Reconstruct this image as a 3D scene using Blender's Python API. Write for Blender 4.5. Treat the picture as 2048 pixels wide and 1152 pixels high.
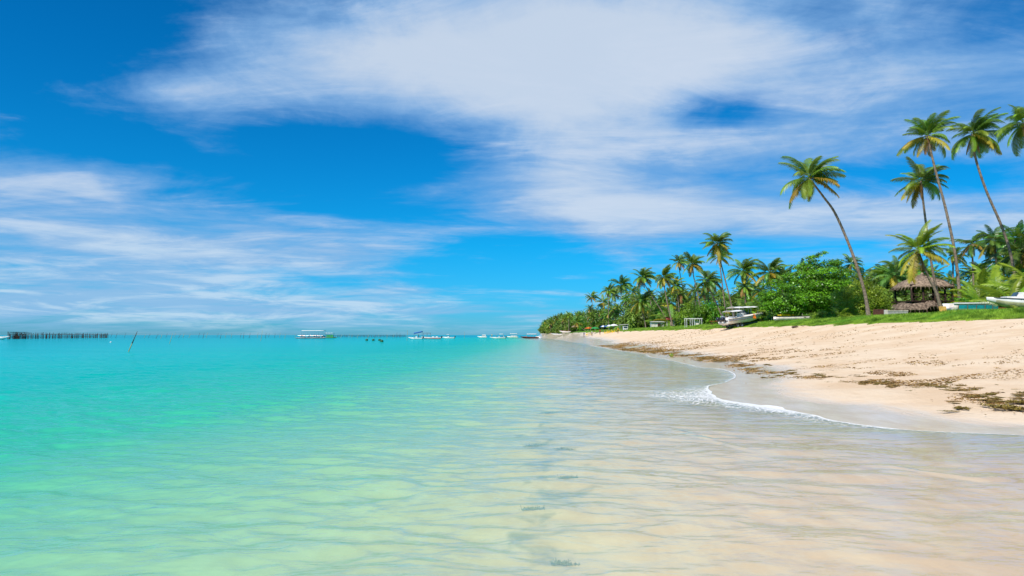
import bpy, math, random
import numpy as np
from mathutils import Vector, Matrix, noise as mnoise

# ------------------------------------------------------------------ reset
for o in list(bpy.data.objects): bpy.data.objects.remove(o)
SC = bpy.context.scene
COL = SC.collection
R = math.radians
random.seed(7); rng = np.random.default_rng(7)

# ------------------------------------------------------------------ camera
EYE = 2.0; FPX = 2048 * 24 / 36; PITCH = math.atan(94 / FPX)
cam_d = bpy.data.cameras.new('camera'); cam = bpy.data.objects.new('camera', cam_d); COL.objects.link(cam)
cam_d.lens = 24; cam_d.sensor_width = 36; cam_d.clip_start = 0.1; cam_d.clip_end = 60000
cam.location = (0, 0, EYE); cam.rotation_euler = (R(90) + PITCH, 0, 0)
SC.camera = cam

def srgb(h):
    h = h.lstrip('#'); c = [int(h[i:i+2], 16) / 255 for i in (0, 2, 4)]
    return tuple((v / 12.92 if v <= .04045 else ((v + .055) / 1.055) ** 2.4) for v in c) + (1.0,)

# ------------------------------------------------------------------ node helper
class NT:
    def __init__(s, tree): s.t = tree
    def n(s, typ, **kw):
        nd = s.t.nodes.new(typ)
        for k, v in kw.items(): setattr(nd, k, v)
        return nd
    def put(s, sock, v):
        if isinstance(v, bpy.types.NodeSocket): s.t.links.new(v, sock)
        elif v is not None:
            try: sock.default_value = v
            except Exception: sock.default_value = tuple(v)[:len(sock.default_value)]
    def m(s, op, a, b=None, c=None, clamp=False):
        nd = s.n('ShaderNodeMath', operation=op, use_clamp=clamp)
        for i, v in enumerate((a, b, c)):
            if v is not None: s.put(nd.inputs[i], v)
        return nd.outputs[0]
    def add(s, a, b): return s.m('ADD', a, b)
    def mul(s, a, b): return s.m('MULTIPLY', a, b)
    def ss(s, x, lo, hi, a=0.0, b=1.0):
        nd = s.n('ShaderNodeMapRange', interpolation_type='SMOOTHSTEP')
        s.put(nd.inputs[0], x); s.put(nd.inputs[1], lo); s.put(nd.inputs[2], hi); s.put(nd.inputs[3], a); s.put(nd.inputs[4], b)
        return nd.outputs[0]
    def mix(s, f, a, b, mode='MIX'):
        nd = s.n('ShaderNodeMix', data_type='RGBA', blend_type=mode)
        s.put(nd.inputs[0], f); s.put(nd.inputs[6], a); s.put(nd.inputs[7], b)
        return nd.outputs[2]
    def noise(s, vec, scale, detail=4, rough=.55, dist=0.0, dim='3D'):
        nd = s.n('ShaderNodeTexNoise', noise_dimensions=dim)
        s.put(nd.inputs['Vector'], vec); nd.inputs['Scale'].default_value = scale
        nd.inputs['Detail'].default_value = detail; nd.inputs['Roughness'].default_value = rough
        nd.inputs['Distortion'].default_value = dist
        return nd.outputs[0]
    def mapping(s, vec, scale=(1, 1, 1), rot=(0, 0, 0), loc=(0, 0, 0)):
        nd = s.n('ShaderNodeMapping'); s.put(nd.inputs[0], vec)
        nd.inputs['Scale'].default_value = scale; nd.inputs['Rotation'].default_value = rot; nd.inputs['Location'].default_value = loc
        return nd.outputs[0]
    def ramp(s, f, stops, interp='LINEAR'):
        nd = s.n('ShaderNodeValToRGB'); cr = nd.color_ramp; cr.interpolation = interp
        while len(cr.elements) < len(stops): cr.elements.new(.5)
        for e, (p, c) in zip(cr.elements, stops): e.position = p; e.color = c
        s.put(nd.inputs[0], f); return nd.outputs[0]
    def bump(s, h, strength=.5, dist=.05, normal=None):
        nd = s.n('ShaderNodeBump'); s.put(nd.inputs['Height'], h)
        nd.inputs['Strength'].default_value = strength; nd.inputs['Distance'].default_value = dist
        if normal is not None: s.put(nd.inputs['Normal'], normal)
        return nd.outputs[0]

# ------------------------------------------------------------------ sky with clouds, sun, exposure
SUN_EL, SUN_AZ = 51, 216          # azimuth clockwise from +Y (view direction)
w = bpy.data.worlds.new('World'); SC.world = w; w.use_nodes = True
T = NT(w.node_tree); w.node_tree.nodes.clear()
geo = T.n('ShaderNodeTexCoord').outputs['Generated']
sep = T.n('ShaderNodeSeparateXYZ'); T.put(sep.inputs[0], geo)
Dx, Dy, Dz = sep.outputs
sky = T.n('ShaderNodeTexSky', sky_type='NISHITA', sun_disc=False, sun_elevation=R(SUN_EL), sun_rotation=R(SUN_AZ))
sky.air_density = 1.0; sky.dust_density = 0.3; sky.ozone_density = 3.0
zpos = T.m('MAXIMUM', Dz, 0.0)
# deep polarised tropical blue that turns cyan towards the horizon
tint = T.ramp(T.m('SQRT', zpos), [(0, (.16, .52, .95, 1)), (.18, (.10, .56, 1.02, 1)), (.36, (.02, .62, 1.00, 1)), (.60, (.006, .55, .96, 1)), (1, (.006, .42, .82, 1))])
skyc = T.mix(1.0, sky.outputs[0], tint, 'MULTIPLY')
# cloud coverage: noise on a cloud plane plus a few broad masses by direction
ady = T.m('MAXIMUM', T.m('ABSOLUTE', Dy), .02)
U = T.m('DIVIDE', Dx, ady); V = T.m('DIVIDE', Dz, ady)
den = T.add(zpos, .10)
comb = T.n('ShaderNodeCombineXYZ')
T.put(comb.inputs[0], T.m('DIVIDE', Dx, den)); T.put(comb.inputs[1], T.m('DIVIDE', Dy, den))
pl = comb.outputs[0]
n1 = T.noise(T.mapping(pl, scale=(.8, 1.0, 1), rot=(0, 0, R(-14))), .95, 7, .60, .9)
n2 = T.noise(T.mapping(pl, scale=(.55, 1.25, 1), rot=(0, 0, R(-16)), loc=(3, 5, 1)), 1.9, 7, .66, .8)
n3 = T.noise(T.mapping(geo, scale=(1, 1, 7.5), loc=(.2, .1, .4)), 5.5, 6, .66, .6)
n3 = T.m('MULTIPLY_ADD', T.ss(Dz, .12, .30), T.m('SUBTRACT', T.noise(T.mapping(geo, scale=(1, 1, 1.9), loc=(.7, .3, .9)), 6.0, 7, .64, .5), n3), n3)
blobs = [  # image-direction x, y (2048 px frame), radii, amount
 (1050, 90, 420, 120, .50), (1330, 40, 330, 130, .45), (1130, 270, 170, 110, .45), (1230, 390, 230, 55, .33), (690, 110, 230, 90, .30),
 (1560, 270, 260, 70, .26), (1880, 110, 260, 130, .26), (1560, 440, 420, 60, .30), (230, 490, 430, 110, .28), (60, 360, 220, 70, .22),
 (620, 500, 420, 36, .22), (200, 615, 800, 40, .30), (850, 385, 110, 26, .20), (420, 275, 90, 36, .24), (360, 170, 180, 36, .24), (480, 60, 120, 60, .14), (1950, 440, 240, 60, .26),
 (120, 60, 260, 95, -.42), (170, 275, 220, 40, -.32), (720, 300, 260, 62, -.50), (1450, 215, 85, 34, -.50), (1750, 345, 250, 34, -.34),
 (1000, 500, 190, 50, -.30), (1700, 50, 120, 50, -.20), (700, 400, 200, 36, -.22), (1120, 560, 320, 40, -.16)]
acc = None
cuv = T.n('ShaderNodeCombineXYZ'); T.put(cuv.inputs[0], U); T.put(cuv.inputs[1], V)
for bx_, by_, rx_, ry_, am in blobs:
    v1 = T.n('ShaderNodeVectorMath', operation='MULTIPLY_ADD'); T.put(v1.inputs[0], cuv.outputs[0])
    v1.inputs[1].default_value = (FPX / rx_, FPX / ry_, 0); v1.inputs[2].default_value = (-(bx_ - 1024) / rx_, -(670 - by_) / ry_, 0)
    v2 = T.n('ShaderNodeVectorMath', operation='DOT_PRODUCT'); T.put(v2.inputs[0], v1.outputs[0]); T.put(v2.inputs[1], v1.outputs[0])
    g = T.m('POWER', .4966, v2.outputs['Value'])
    acc = T.mul(g, am) if acc is None else T.m('MULTIPLY_ADD', g, am, acc)
base = T.add(T.add(T.mul(n1, .80), T.mul(n2, .50)), T.mul(n3, .45))      # around .88
cov = T.add(base, T.mul(acc, .80))
thin = T.ss(cov, .78, 1.22)
thick = T.ss(cov, 1.05, 1.45)
ccol = T.mix(thick, (.21, .40, .68, 1), (.53, .62, .74, 1))
ccol = T.mix(T.ss(n2, .48, .72, 0, .32), ccol, (.66, .71, .80, 1))
lowc = T.ss(Dz, .02, .18)
ccol = T.mix(lowc, T.mix(T.ss(n3, .44, .62), (.24, .45, .70, 1), (.47, .63, .78, 1)), ccol)
hz = T.ss(Dz, -.004, .03)
dens = T.mul(thin, T.add(.30, T.mul(hz, .60)))
skyc = T.mix(1.0, skyc, (.115, .115, .115, 1), 'MULTIPLY')
final = T.mix(dens, skyc, ccol)
bg = T.n('ShaderNodeBackground'); T.put(bg.inputs[0], final); bg.inputs[1].default_value = 1.0
wo = T.n('ShaderNodeOutputWorld'); T.t.links.new(bg.outputs[0], wo.inputs[0])

sd = bpy.data.lights.new('sun', 'SUN'); sd.energy = 4.3; sd.angle = R(.5); sd.color = (1.0, .95, .86)
sun = bpy.data.objects.new('sun', sd); COL.objects.link(sun)
sv = Vector((math.sin(R(SUN_AZ)) * math.cos(R(SUN_EL)), math.cos(R(SUN_AZ)) * math.cos(R(SUN_EL)), math.sin(R(SUN_EL))))
sun.rotation_euler = (-sv).to_track_quat('-Z', 'Y').to_euler(); sun.location = sv * 100

vs = SC.view_settings; vs.view_transform = 'Standard'; vs.look = 'None'; vs.exposure = 0.20; vs.gamma = 1.0; vs.use_curve_mapping = False
SC.render.engine = 'CYCLES'
try:
    SC.cycles.transparent_max_bounces = 10; SC.cycles.max_bounces = 4; SC.cycles.diffuse_bounces = 2; SC.cycles.glossy_bounces = 2; SC.cycles.transmission_bounces = 2
    w.cycles.sampling_method = 'MANUAL'; w.cycles.sample_map_resolution = 256
    SC.cycles.caustics_reflective = False; SC.cycles.caustics_refractive = False
except Exception: pass
SC.render.resolution_x = 1024; SC.render.resolution_y = 576

# ------------------------------------------------------------------ picture ray -> world
def ray(px, py):
    u = (px - 1024) / FPX; v = (576 - py) / FPX
    c, s_ = math.cos(PITCH), math.sin(PITCH)
    return Vector((u, c - v * s_, s_ + v * c))
def atY(px, py, Y):
    d = ray(px, py); k = Y / d.y; return Vector((d.x * k, Y, EYE + d.z * k))
def atZ(px, py, Z):
    d = ray(px, py); k = (Z - EYE) / d.z; return Vector((d.x * k, d.y * k, Z))
def yFor(px, X): d = ray(px, 670); return X * d.y / d.x

# ------------------------------------------------------------------ materials
MATS = {}
def mat(name, color=(.5, .5, .5), rough=.6, metal=0.0, var=.12, nscale=6.0, bump=0.0, spec=.4, trans=0.0, objrand=0.0, color2=None, coat=0.0):
    if name in MATS: return MATS[name]
    m_ = bpy.data.materials.new(name); m_.use_nodes = True; nt = NT(m_.node_tree); m_.node_tree.nodes.clear()
    if len(color) == 3: color = tuple(color) + (1,)
    out = nt.n('ShaderNodeOutputMaterial'); p = nt.n('ShaderNodeBsdfPrincipled')
    pos = nt.n('ShaderNodeTexCoord').outputs['Object']
    nz = nt.noise(pos, nscale, 5, .6)
    dark = tuple(c * (1 - var * 1.6) for c in color[:3]) + (1,); lite = tuple(min(1, c * (1 + var)) for c in color[:3]) + (1,)
    if color2 is not None: lite = tuple(color2)[:3] + (1,)
    c = nt.mix(nt.ss(nz, .34, .66), dark, lite)
    if objrand > 0:
        oi = nt.n('ShaderNodeObjectInfo').outputs['Random']
        hs = nt.n('ShaderNodeHueSaturation'); nt.put(hs.inputs['Color'], c)
        nt.put(hs.inputs['Hue'], nt.m('MULTIPLY_ADD', oi, objrand * .10, .5 - objrand * .05))
        nt.put(hs.inputs['Value'], nt.m('MULTIPLY_ADD', oi, objrand, 1 - objrand * .5)); c = hs.outputs[0]
    nt.put(p.inputs['Base Color'], c); p.inputs['Roughness'].default_value = rough; p.inputs['Metallic'].default_value = metal
    p.inputs['Specular IOR Level'].default_value = spec
    if coat: p.inputs['Coat Weight'].default_value = coat
    if bump: nt.put(p.inputs['Normal'], nt.bump(nz, bump, .05))
    sh = p.outputs[0]
    if trans:
        tr = nt.n('ShaderNodeBsdfTranslucent'); nt.put(tr.inputs[0], nt.mix(.5, c, (.42, .50, .05, 1)))
        mx = nt.n('ShaderNodeMixShader'); mx.inputs[0].default_value = trans
        m_.node_tree.links.new(sh, mx.inputs[1]); m_.node_tree.links.new(tr.outputs[0], mx.inputs[2]); sh = mx.outputs[0]
    m_.node_tree.links.new(sh, out.inputs[0]); MATS[name] = m_; return m_

# ------------------------------------------------------------------ mesh builder and tagging
class MB:
    def __init__(s): s.v = []; s.f = []; s.mi = []; s.cur = 0
    def add(s, verts, faces):
        b = len(s.v); s.v += [tuple(v) for v in verts]; s.f += [tuple(b + i for i in f) for f in faces]; s.mi += [s.cur] * len(faces); return s
    def box(s, c, d, rot=None, taper=1.0):
        x, y, z = (k / 2 for k in d)
        vs_ = [Vector((a * x * (taper if k > 0 else 1), b * y * (taper if k > 0 else 1), k * z)) for k in (-1, 1) for a, b in ((-1, -1), (1, -1), (1, 1), (-1, 1))]
        if rot is not None: vs_ = [rot @ v for v in vs_]
        return s.add([v + Vector(c) for v in vs_], [(3, 2, 1, 0), (4, 5, 6, 7), (0, 1, 5, 4), (1, 2, 6, 5), (2, 3, 7, 6), (3, 0, 4, 7)])
    def tube(s, pts, rad, n=6, cap=True):
        pts = [Vector(p) for p in pts]; rad = rad if hasattr(rad, '__len__') else [rad] * len(pts)
        vs_, fs = [], []; up = Vector((0, 0, 1)); px = None
        for i, p in enumerate(pts):
            d = (pts[min(i + 1, len(pts) - 1)] - pts[max(i - 1, 0)]).normalized()
            if px is None: a = d.cross(up if abs(d.z) < .9 else Vector((1, 0, 0))).normalized()
            else: a = (px - d * px.dot(d)).normalized()
            px = a; b = d.cross(a)
            for k in range(n):
                t = 2 * math.pi * k / n; vs_.append(p + (a * math.cos(t) + b * math.sin(t)) * rad[i])
        for i in range(len(pts) - 1):
            for k in range(n): fs.append((i * n + k, i * n + (k + 1) % n, (i + 1) * n + (k + 1) % n, (i + 1) * n + k))
        if cap: fs.append(tuple(range(n - 1, -1, -1))); fs.append(tuple((len(pts) - 1) * n + k for k in range(n)))
        return s.add(vs_, fs)
    def bar(s, a, b, r, n=6): return s.tube([a, b], r, n)
    def loft(s, secs, closed=True, cap=True):
        n = len(secs[0]); vs_ = [p for sc in secs for p in sc]; fs = []
        for i in range(len(secs) - 1):
            for k in range(n if closed else n - 1):
                fs.append((i * n + k, i * n + (k + 1) % n, (i + 1) * n + (k + 1) % n, (i + 1) * n + k))
        if cap and closed: fs.append(tuple(range(n - 1, -1, -1))); fs.append(tuple((len(secs) - 1) * n + k for k in range(n)))
        return s.add(vs_, fs)
    def ell(s, c, r, nu=10, nv=7):
        vs_, fs = [], []
        for i in range(nv + 1):
            ph = math.pi * i / nv
            for k in range(nu):
                t = 2 * math.pi * k / nu; vs_.append((c[0] + r[0] * math.sin(ph) * math.cos(t), c[1] + r[1] * math.sin(ph) * math.sin(t), c[2] + r[2] * math.cos(ph)))
        for i in range(nv):
            for k in range(nu): fs.append((i * nu + k, (i + 1) * nu + k, (i + 1) * nu + (k + 1) % nu, i * nu + (k + 1) % nu))
        return s.add(vs_, fs)
    def sheet(s, grid, th):   # grid of points, given thickness downwards
        nr, nc = len(grid), len(grid[0]); top = [Vector(p) for r_ in grid for p in r_]; bot = [p - Vector((0, 0, th)) for p in top]; N = nr * nc; fs = []
        for i in range(nr - 1):
            for j in range(nc - 1):
                a, b, c, d = i * nc + j, i * nc + j + 1, (i + 1) * nc + j + 1, (i + 1) * nc + j
                fs += [(a, b, c, d), (N + d, N + c, N + b, N + a)]
        ring = [j for j in range(nc)] + [i * nc + nc - 1 for i in range(1, nr)] + [(nr - 1) * nc + j for j in range(nc - 2, -1, -1)] + [i * nc for i in range(nr - 2, 0, -1)]
        for k in range(len(ring)):
            a, b = ring[k], ring[(k + 1) % len(ring)]; fs.append((b, a, N + a, N + b))
        return s.add(top + bot, fs)
    def mesh(s, name, mats, smooth=False):
        me = bpy.data.meshes.new(name); me.from_pydata(s.v, [], s.f)
        for m_ in (mats if isinstance(mats, (list, tuple)) else [mats]): me.materials.append(m_)
        if any(s.mi): me.polygons.foreach_set('material_index', s.mi)
        if smooth: me.polygons.foreach_set('use_smooth', [True] * len(me.polygons))
        me.update(); return me
    def build(s, name, mats, parent=None, smooth=False, loc=None):
        o = bpy.data.objects.new(name, s.mesh(name, mats, smooth)); COL.objects.link(o)
        if parent is not None: o.parent = parent
        if loc is not None: o.location = loc
        return o
def npmesh(name, verts, faces, material, smooth=False):
    me = bpy.data.meshes.new(name); nv, nf, k = len(verts), len(faces), faces.shape[1]
    me.vertices.add(nv); me.vertices.foreach_set('co', np.asarray(verts, np.float32).ravel())
    me.loops.add(nf * k); me.loops.foreach_set('vertex_index', faces.astype(np.int32).ravel())
    me.polygons.add(nf); me.polygons.foreach_set('loop_start', np.arange(0, nf * k, k, dtype=np.int32))
    try: me.polygons.foreach_set('loop_total', np.full(nf, k, np.int32))
    except Exception: pass
    if smooth: me.polygons.foreach_set('use_smooth', np.ones(nf, bool))
    if material: me.materials.append(material)
    me.update(); me.validate(); return me
def link(name, me, parent=None, loc=None, rot=None, scale=None):
    o = bpy.data.objects.new(name, me); COL.objects.link(o)
    if parent is not None: o.parent = parent
    if loc is not None: o.location = loc
    if rot is not None: o.rotation_euler = rot
    if scale is not None: o.scale = scale if hasattr(scale, '__len__') else (scale,) * 3
    return o
def tag(o, label=None, cat=None, group=None, kind=None):
    if label: o['label'] = label
    if cat: o['category'] = cat
    if group: o['group'] = group
    if kind: o['kind'] = kind
    return o
def empty(name, loc, label, cat, group=None, rz=0.0):
    o = bpy.data.objects.new(name, None); COL.objects.link(o); o.location = loc; o.rotation_euler = (0, 0, rz); o.empty_display_size = .3
    return tag(o, label, cat, group)

# ------------------------------------------------------------------ terrain profile
def ip(y, pts): return np.interp(y, [p[0] for p in pts], [p[1] for p in pts])
XS = [(-60, 8), (10, 8.6), (50, 10.5), (100, 13), (200, 17), (300, 18.5), (380, 17), (450, 15), (470, 16), (490, 22), (530, 60), (600, 200), (700, 400)]
BE = [(-60, 31), (150, 31), (250, 29.5), (350, 26), (450, 19), (475, 21), (495, 30), (530, 66), (600, 206), (700, 406)]
DEP = [(-.1, 0), (0, 0), (4, .13), (8, .32), (13, .62), (20, 1.05), (35, 1.8), (60, 2.6), (120, 3.6), (400, 6), (3000, 14)]
# swash edge of the water (from the photograph's waterline on a plane just above sea level)
_ed = [(2048, 1300), (2048, 868), (1900, 856), (1780, 848), (1650, 832), (1560, 812), (1480, 797), (1425, 786), (1412, 778), (1436, 764), (1460, 754), (1466, 747), (1435, 738), (1370, 727), (1330, 718), (1272, 706), (1212, 696), (1165, 687)]
E_PTS = [(-60, 12.5), (2, 11.5), (9, 10.9)] + sorted([(atZ(a, b, .10).y, atZ(a, b, .10).x) for a, b in _ed[1:]])
_far = [(250, 18.2), (300, 18.9), (380, 17.3), (450, 15.3), (470, 16.3), (490, 22.3), (530, 60.4), (600, 201), (700, 401)]
E_PTS = [p for p in E_PTS if p[0] < 240] + _far
def xs(y): return ip(y, XS)
def be(y): return ip(y, BE)
_ey = np.concatenate([np.linspace(-60, 3, 40), np.geomspace(3.1, 240, 900), np.linspace(241, 700, 300)])
_ex = ip(_ey, E_PTS); _k = np.exp(-np.linspace(-2.2, 2.2, 45) ** 2); _k /= _k.sum()
_ex = np.convolve(np.pad(_ex, 22, mode='edge'), _k, 'valid')
def edge(y): return np.interp(y, _ey, _ex2)

def gz(x, y):
    x = np.asarray(x, float); y = np.asarray(y, float); a, b = xs(y), be(y)
    t = np.clip((x - a) / (b - a), 0, 1)
    up = 3.0 * (.42 * t + .58 * t ** 1.9)
    q = np.clip((x - b) / 5.0, 0, 1); crest = .85 * q * q * (3 - 2 * q)
    inland = np.clip((x - b - 5) / 120, 0, 1) * 1.2
    return up + crest + inland - np.interp(a - x, [p[0] for p in DEP], [p[1] for p in DEP])
def g1(x, y): return float(gz(x, y))
def vnoise(x, y, sc, seed=0):    # cheap smooth value noise
    x = np.asarray(x) / sc + seed * 17.3; y = np.asarray(y) / sc + seed * 9.1
    xi, yi = np.floor(x), np.floor(y); fx, fy = x - xi, y - yi; fx = fx * fx * (3 - 2 * fx); fy = fy * fy * (3 - 2 * fy)
    def h(a, b):
        v = np.sin(a * 127.1 + b * 311.7 + seed * 74.7) * 43758.5453; return v - np.floor(v)
    return (h(xi, yi) * (1 - fx) + h(xi + 1, yi) * fx) * (1 - fy) + (h(xi, yi + 1) * (1 - fx) + h(xi + 1, yi + 1) * fx) * fy
_ly = np.log(np.maximum(_ey, 3)) * 14
_ex2 = _ex + (vnoise(_ly, _ly * 0, 1.6, 31) - .5) * .55 + (vnoise(_ly, _ly * 0, .5, 32) - .5) * .16
def gridfaces(nr, nc):
    i, j = np.meshgrid(np.arange(nr - 1), np.arange(nc - 1), indexing='ij'); a = (i * nc + j).ravel()
    return np.stack([a, a + 1, a + nc + 1, a + nc], 1)
def attr(me, name, val):
    at = me.attributes.new(name, 'FLOAT', 'POINT'); at.data.foreach_set('value', np.asarray(val, np.float32).ravel())

# ground rows (y) and columns
def geom(a, b, r, mn):
    out = [a]
    while out[-1] < b: out.append(out[-1] + max(mn, abs(out[-1]) * r))
    return np.array(out)
gy = np.concatenate([np.arange(-60, 3, 1.5), geom(3, 900, .018, .10), [1500, 4000, 9000]])
gu = np.concatenate([np.linspace(-140, -20, 20), np.linspace(-18, -6, 40), np.linspace(-5.8, 0, 40)[:-1], np.linspace(0, 1, 90)[:-1], ])   # s <0: metres seaward, 0..1 along the beach
gl = np.concatenate([np.linspace(0, 8, 30), np.linspace(9, 40, 24), [55, 80, 140, 300, 900, 3000]])
Yg = gy[:, None] * np.ones((1, len(gu) + len(gl)))
a_, b_ = xs(gy)[:, None], be(gy)[:, None]
Xg = np.concatenate([np.where(gu[None] < 0, a_ + gu[None], a_ + gu[None] * (b_ - a_)), b_ + gl[None]], 1)
Zg = gz(Xg, Yg)
sh = np.clip((Xg - edge(Yg)) / 3, 0, 1) * np.clip((b_ + 2 - Xg) / 3, 0, 1)
Zg += sh * ((vnoise(Xg, Yg, 1.7, 1) - .5) * .05 + (vnoise(Xg, Yg, 5.3, 2) - .5) * .12 + (vnoise(Xg, Yg, .55, 3) - .5) * .022)
Zg += np.clip((Xg - b_) / 1.5, 0, 1) * ((vnoise(Xg, Yg, 4.5, 4) - .5) * .35 + (vnoise(Xg, Yg, 1.4, 5) - .5) * .14)
eN = edge(Yg)
wet = 1 - np.clip((Xg - eN - .3 - 1.9 * vnoise(Xg * .5, Yg, 7, 6) - .02 * Yg) / (2.4 + .02 * Yg), 0, 1)
grassy = np.clip((Xg - b_ - (vnoise(Xg, Yg, 3.0, 8) - .45) * 2.2 - (vnoise(Xg, Yg, .9, 9) - .5) * .9) / .5, 0, 1)
_wt = [(4, .5), (6.2, .44), (8, .25), (9.7, .75), (12.4, .7), (17.6, .75), (21, 2.1), (30, 3.6), (44, 5.2), (83, 8.3), (150, 11)]
weed = np.exp(-((Xg - ip(Yg, _wt)) / (.35 + .045 * Yg)) ** 2) * (Yg > 3)
sm = bpy.data.materials.new('sand'); sm.use_nodes = True; nt = NT(sm.node_tree); sm.node_tree.nodes.clear()
out = nt.n('ShaderNodeOutputMaterial'); pb = nt.n('ShaderNodeBsdfPrincipled')
pos = nt.n('ShaderNodeNewGeometry').outputs['Position']
aw = nt.n('ShaderNodeAttribute', attribute_name='wet').outputs['Fac']; ag = nt.n('ShaderNodeAttribute', attribute_name='grassy').outputs['Fac']
nA = nt.noise(pos, .35, 6, .6); nB = nt.noise(nt.mapping(pos, (2.2, .7, 1), (0, 0, R(-12))), 1.0, 7, .62); nC = nt.noise(pos, 38, 4, .7); nD = nt.noise(pos, 6.5, 5, .6)
dry = nt.mix(nt.ss(nA, .35, .65), srgb('DEC09E'), srgb('E8D0B2'))
dry = nt.mix(nt.ss(nB, .50, .72, 0, .55), dry, srgb('D2B28C'))
dry = nt.mix(nt.ss(nC, .60, .74, 0, .35), dry, srgb('B98C62'))
wetc = nt.mix(nt.ss(nB, .35, .68), srgb('DCC6AC'), srgb('E8D6BE'))
wm = nt.ss(nt.add(aw, nt.mul(nt.m('SUBTRACT', nB, .5), .7)), .08, .95)
c = nt.mix(wm, dry, wetc)
asub = nt.n('ShaderNodeAttribute', attribute_name='sub').outputs['Fac']
c = nt.mix(nt.mul(asub, .9), c, nt.mix(nt.ss(nB, .35, .68), srgb('E0BC98'), srgb('EACCAA')))
aweed = nt.n('ShaderNodeAttribute', attribute_name='weed').outputs['Fac']
nW1 = nt.noise(nt.mapping(pos, (1.0, .75, 1), (0, 0, R(25))), 1.5, 4, .55, .6)
c = nt.mix(nt.ss(nt.mul(nW1, nt.m('POWER', aweed, .35)), .455, .67, 0, .70), c, srgb('566A72'))
gcol = nt.mix(nt.ss(nD, .4, .62), srgb('3E6A1C'), srgb('6E9A2C'))
gcol = nt.mix(nt.ss(nA, .56, .72, 0, .5), gcol, srgb('7A6A42'))
gm = nt.ss(nt.add(ag, nt.mul(nt.m('SUBTRACT', nD, .5), .7)), .4, .6)
c = nt.mix(gm, c, gcol)
nt.put(pb.inputs['Base Color'], c)
nt.put(pb.inputs['Roughness'], nt.m('MULTIPLY_ADD', wm, -.80, .95)); nt.put(pb.inputs['Specular IOR Level'], nt.m('MULTIPLY_ADD', nt.mul(wm, nt.m('SUBTRACT', 1.0, asub)), .45, .05))
hh = nt.add(nt.mul(nD, nt.m('MULTIPLY_ADD', wm, -.92, 1.0)), nt.mul(nt.noise(pos, 19, 3, .6), nt.m('MULTIPLY_ADD', wm, -.42, .45)))
vp = nt.n('ShaderNodeTexVoronoi', feature='F1'); nt.put(vp.inputs['Vector'], nt.mapping(pos, (1, .7, .2), (0, 0, R(20)))); vp.inputs['Scale'].default_value = 2.1
pit = nt.mul(nt.ss(vp.outputs['Distance'], .03, .20), nt.mul(nt.ss(nA, .42, .60), nt.m('SUBTRACT', 1.0, wm)))
hh = nt.add(hh, nt.mul(pit, .5))
nt.put(pb.inputs['Normal'], nt.bump(hh, .85, .075))
sm.node_tree.links.new(pb.outputs[0], out.inputs[0])
nr, nc = Xg.shape
gm_ = npmesh('ground', np.stack([Xg, Yg, Zg], -1).reshape(-1, 3), gridfaces(nr, nc), sm, True)
attr(gm_, 'sub', np.clip((eN - Xg) / 2.5, 0, 1)); attr(gm_, 'weed', weed); attr(gm_, 'wet', wet); attr(gm_, 'grassy', grassy)
tag(link('ground', gm_), kind='structure')
# deep sea floor below the far water, reaching the horizon
fm = npmesh('seabed', np.array([(-40000, -3000, -14.0), (40000, -3000, -14.0), (40000, 40000, -14.0), (-40000, 40000, -14.0)]), np.array([[0, 1, 2, 3]]), mat('seabed_sand', srgb('9FB79A'), .9, var=.1, nscale=.01))
tag(link('seabed', fm), kind='structure')

# ------------------------------------------------------------------ water
wy = np.concatenate([np.linspace(-60, 2.5, 30), geom(3.0, 75, .0062, .012), geom(75.5, 14000, .022, .5), [22000, 32000]])
half = np.linspace(0, 1, 330)
RW = np.random.default_rng(3)
comps = []
for lam, cnt, slope in ((.15, 8, .022), (.25, 10, .042), (.42, 12, .075), (.70, 14, .130), (1.1, 14, .130), (1.8, 10, .085), (3.2, 8, .048), (6, 5, .026), (11, 4, .014)):
    for k in range(cnt):
        L = lam * RW.uniform(.75, 1.3); th = R(90) + RW.normal(0, .42) - .12
        comps.append((L, th, RW.uniform(0, 6.28), slope / math.sqrt(cnt) * 1.3 * L / 6.28))
nW = 430
tt = np.linspace(0, 1, nW)
Yw = wy[:, None] * np.ones((1, nW)); Ew = edge(wy)[:, None]
near = np.where(wy > 0, np.minimum(-.86 * wy - 2, 0), -6)[:, None]; far = np.minimum(-1.35 * np.abs(wy) - 60, 0)[:, None]
k1 = .86
Xw = np.where(tt[None] < k1, Ew + (near - Ew) * (tt[None] / k1) ** 1.0, near + (far - near) * np.clip((tt[None] - k1) / (1 - k1), 0, 1) ** 2)
bed = gz(Xw, Yw); depth = np.maximum(-bed, 0)
dyr = np.gradient(wy)[:, None]
Zw = np.zeros_like(Xw)
wx = Xw + (vnoise(Xw, Yw, 2.2, 11) - .5) * .5; wyv = Yw + (vnoise(Xw, Yw, 1.6, 12) - .5) * .35
for L, th, ph, A in comps:
    fade = np.clip((L / (dyr * 3.2) - 1), 0, 1)
    s_ = np.sin(6.2832 / L * (wx * math.cos(th) + wyv * math.sin(th)) + ph)
    Zw += A * fade * (.45 * s_ + .75 * (.64 - np.abs(s_)) + .15 * (s_ * s_ - .5))
gust = .55 + .9 * vnoise(Xw, Yw, 5, 13)
damp = np.clip((depth + .02) / .35, .10, 1)
Zw *= gust * damp
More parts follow.
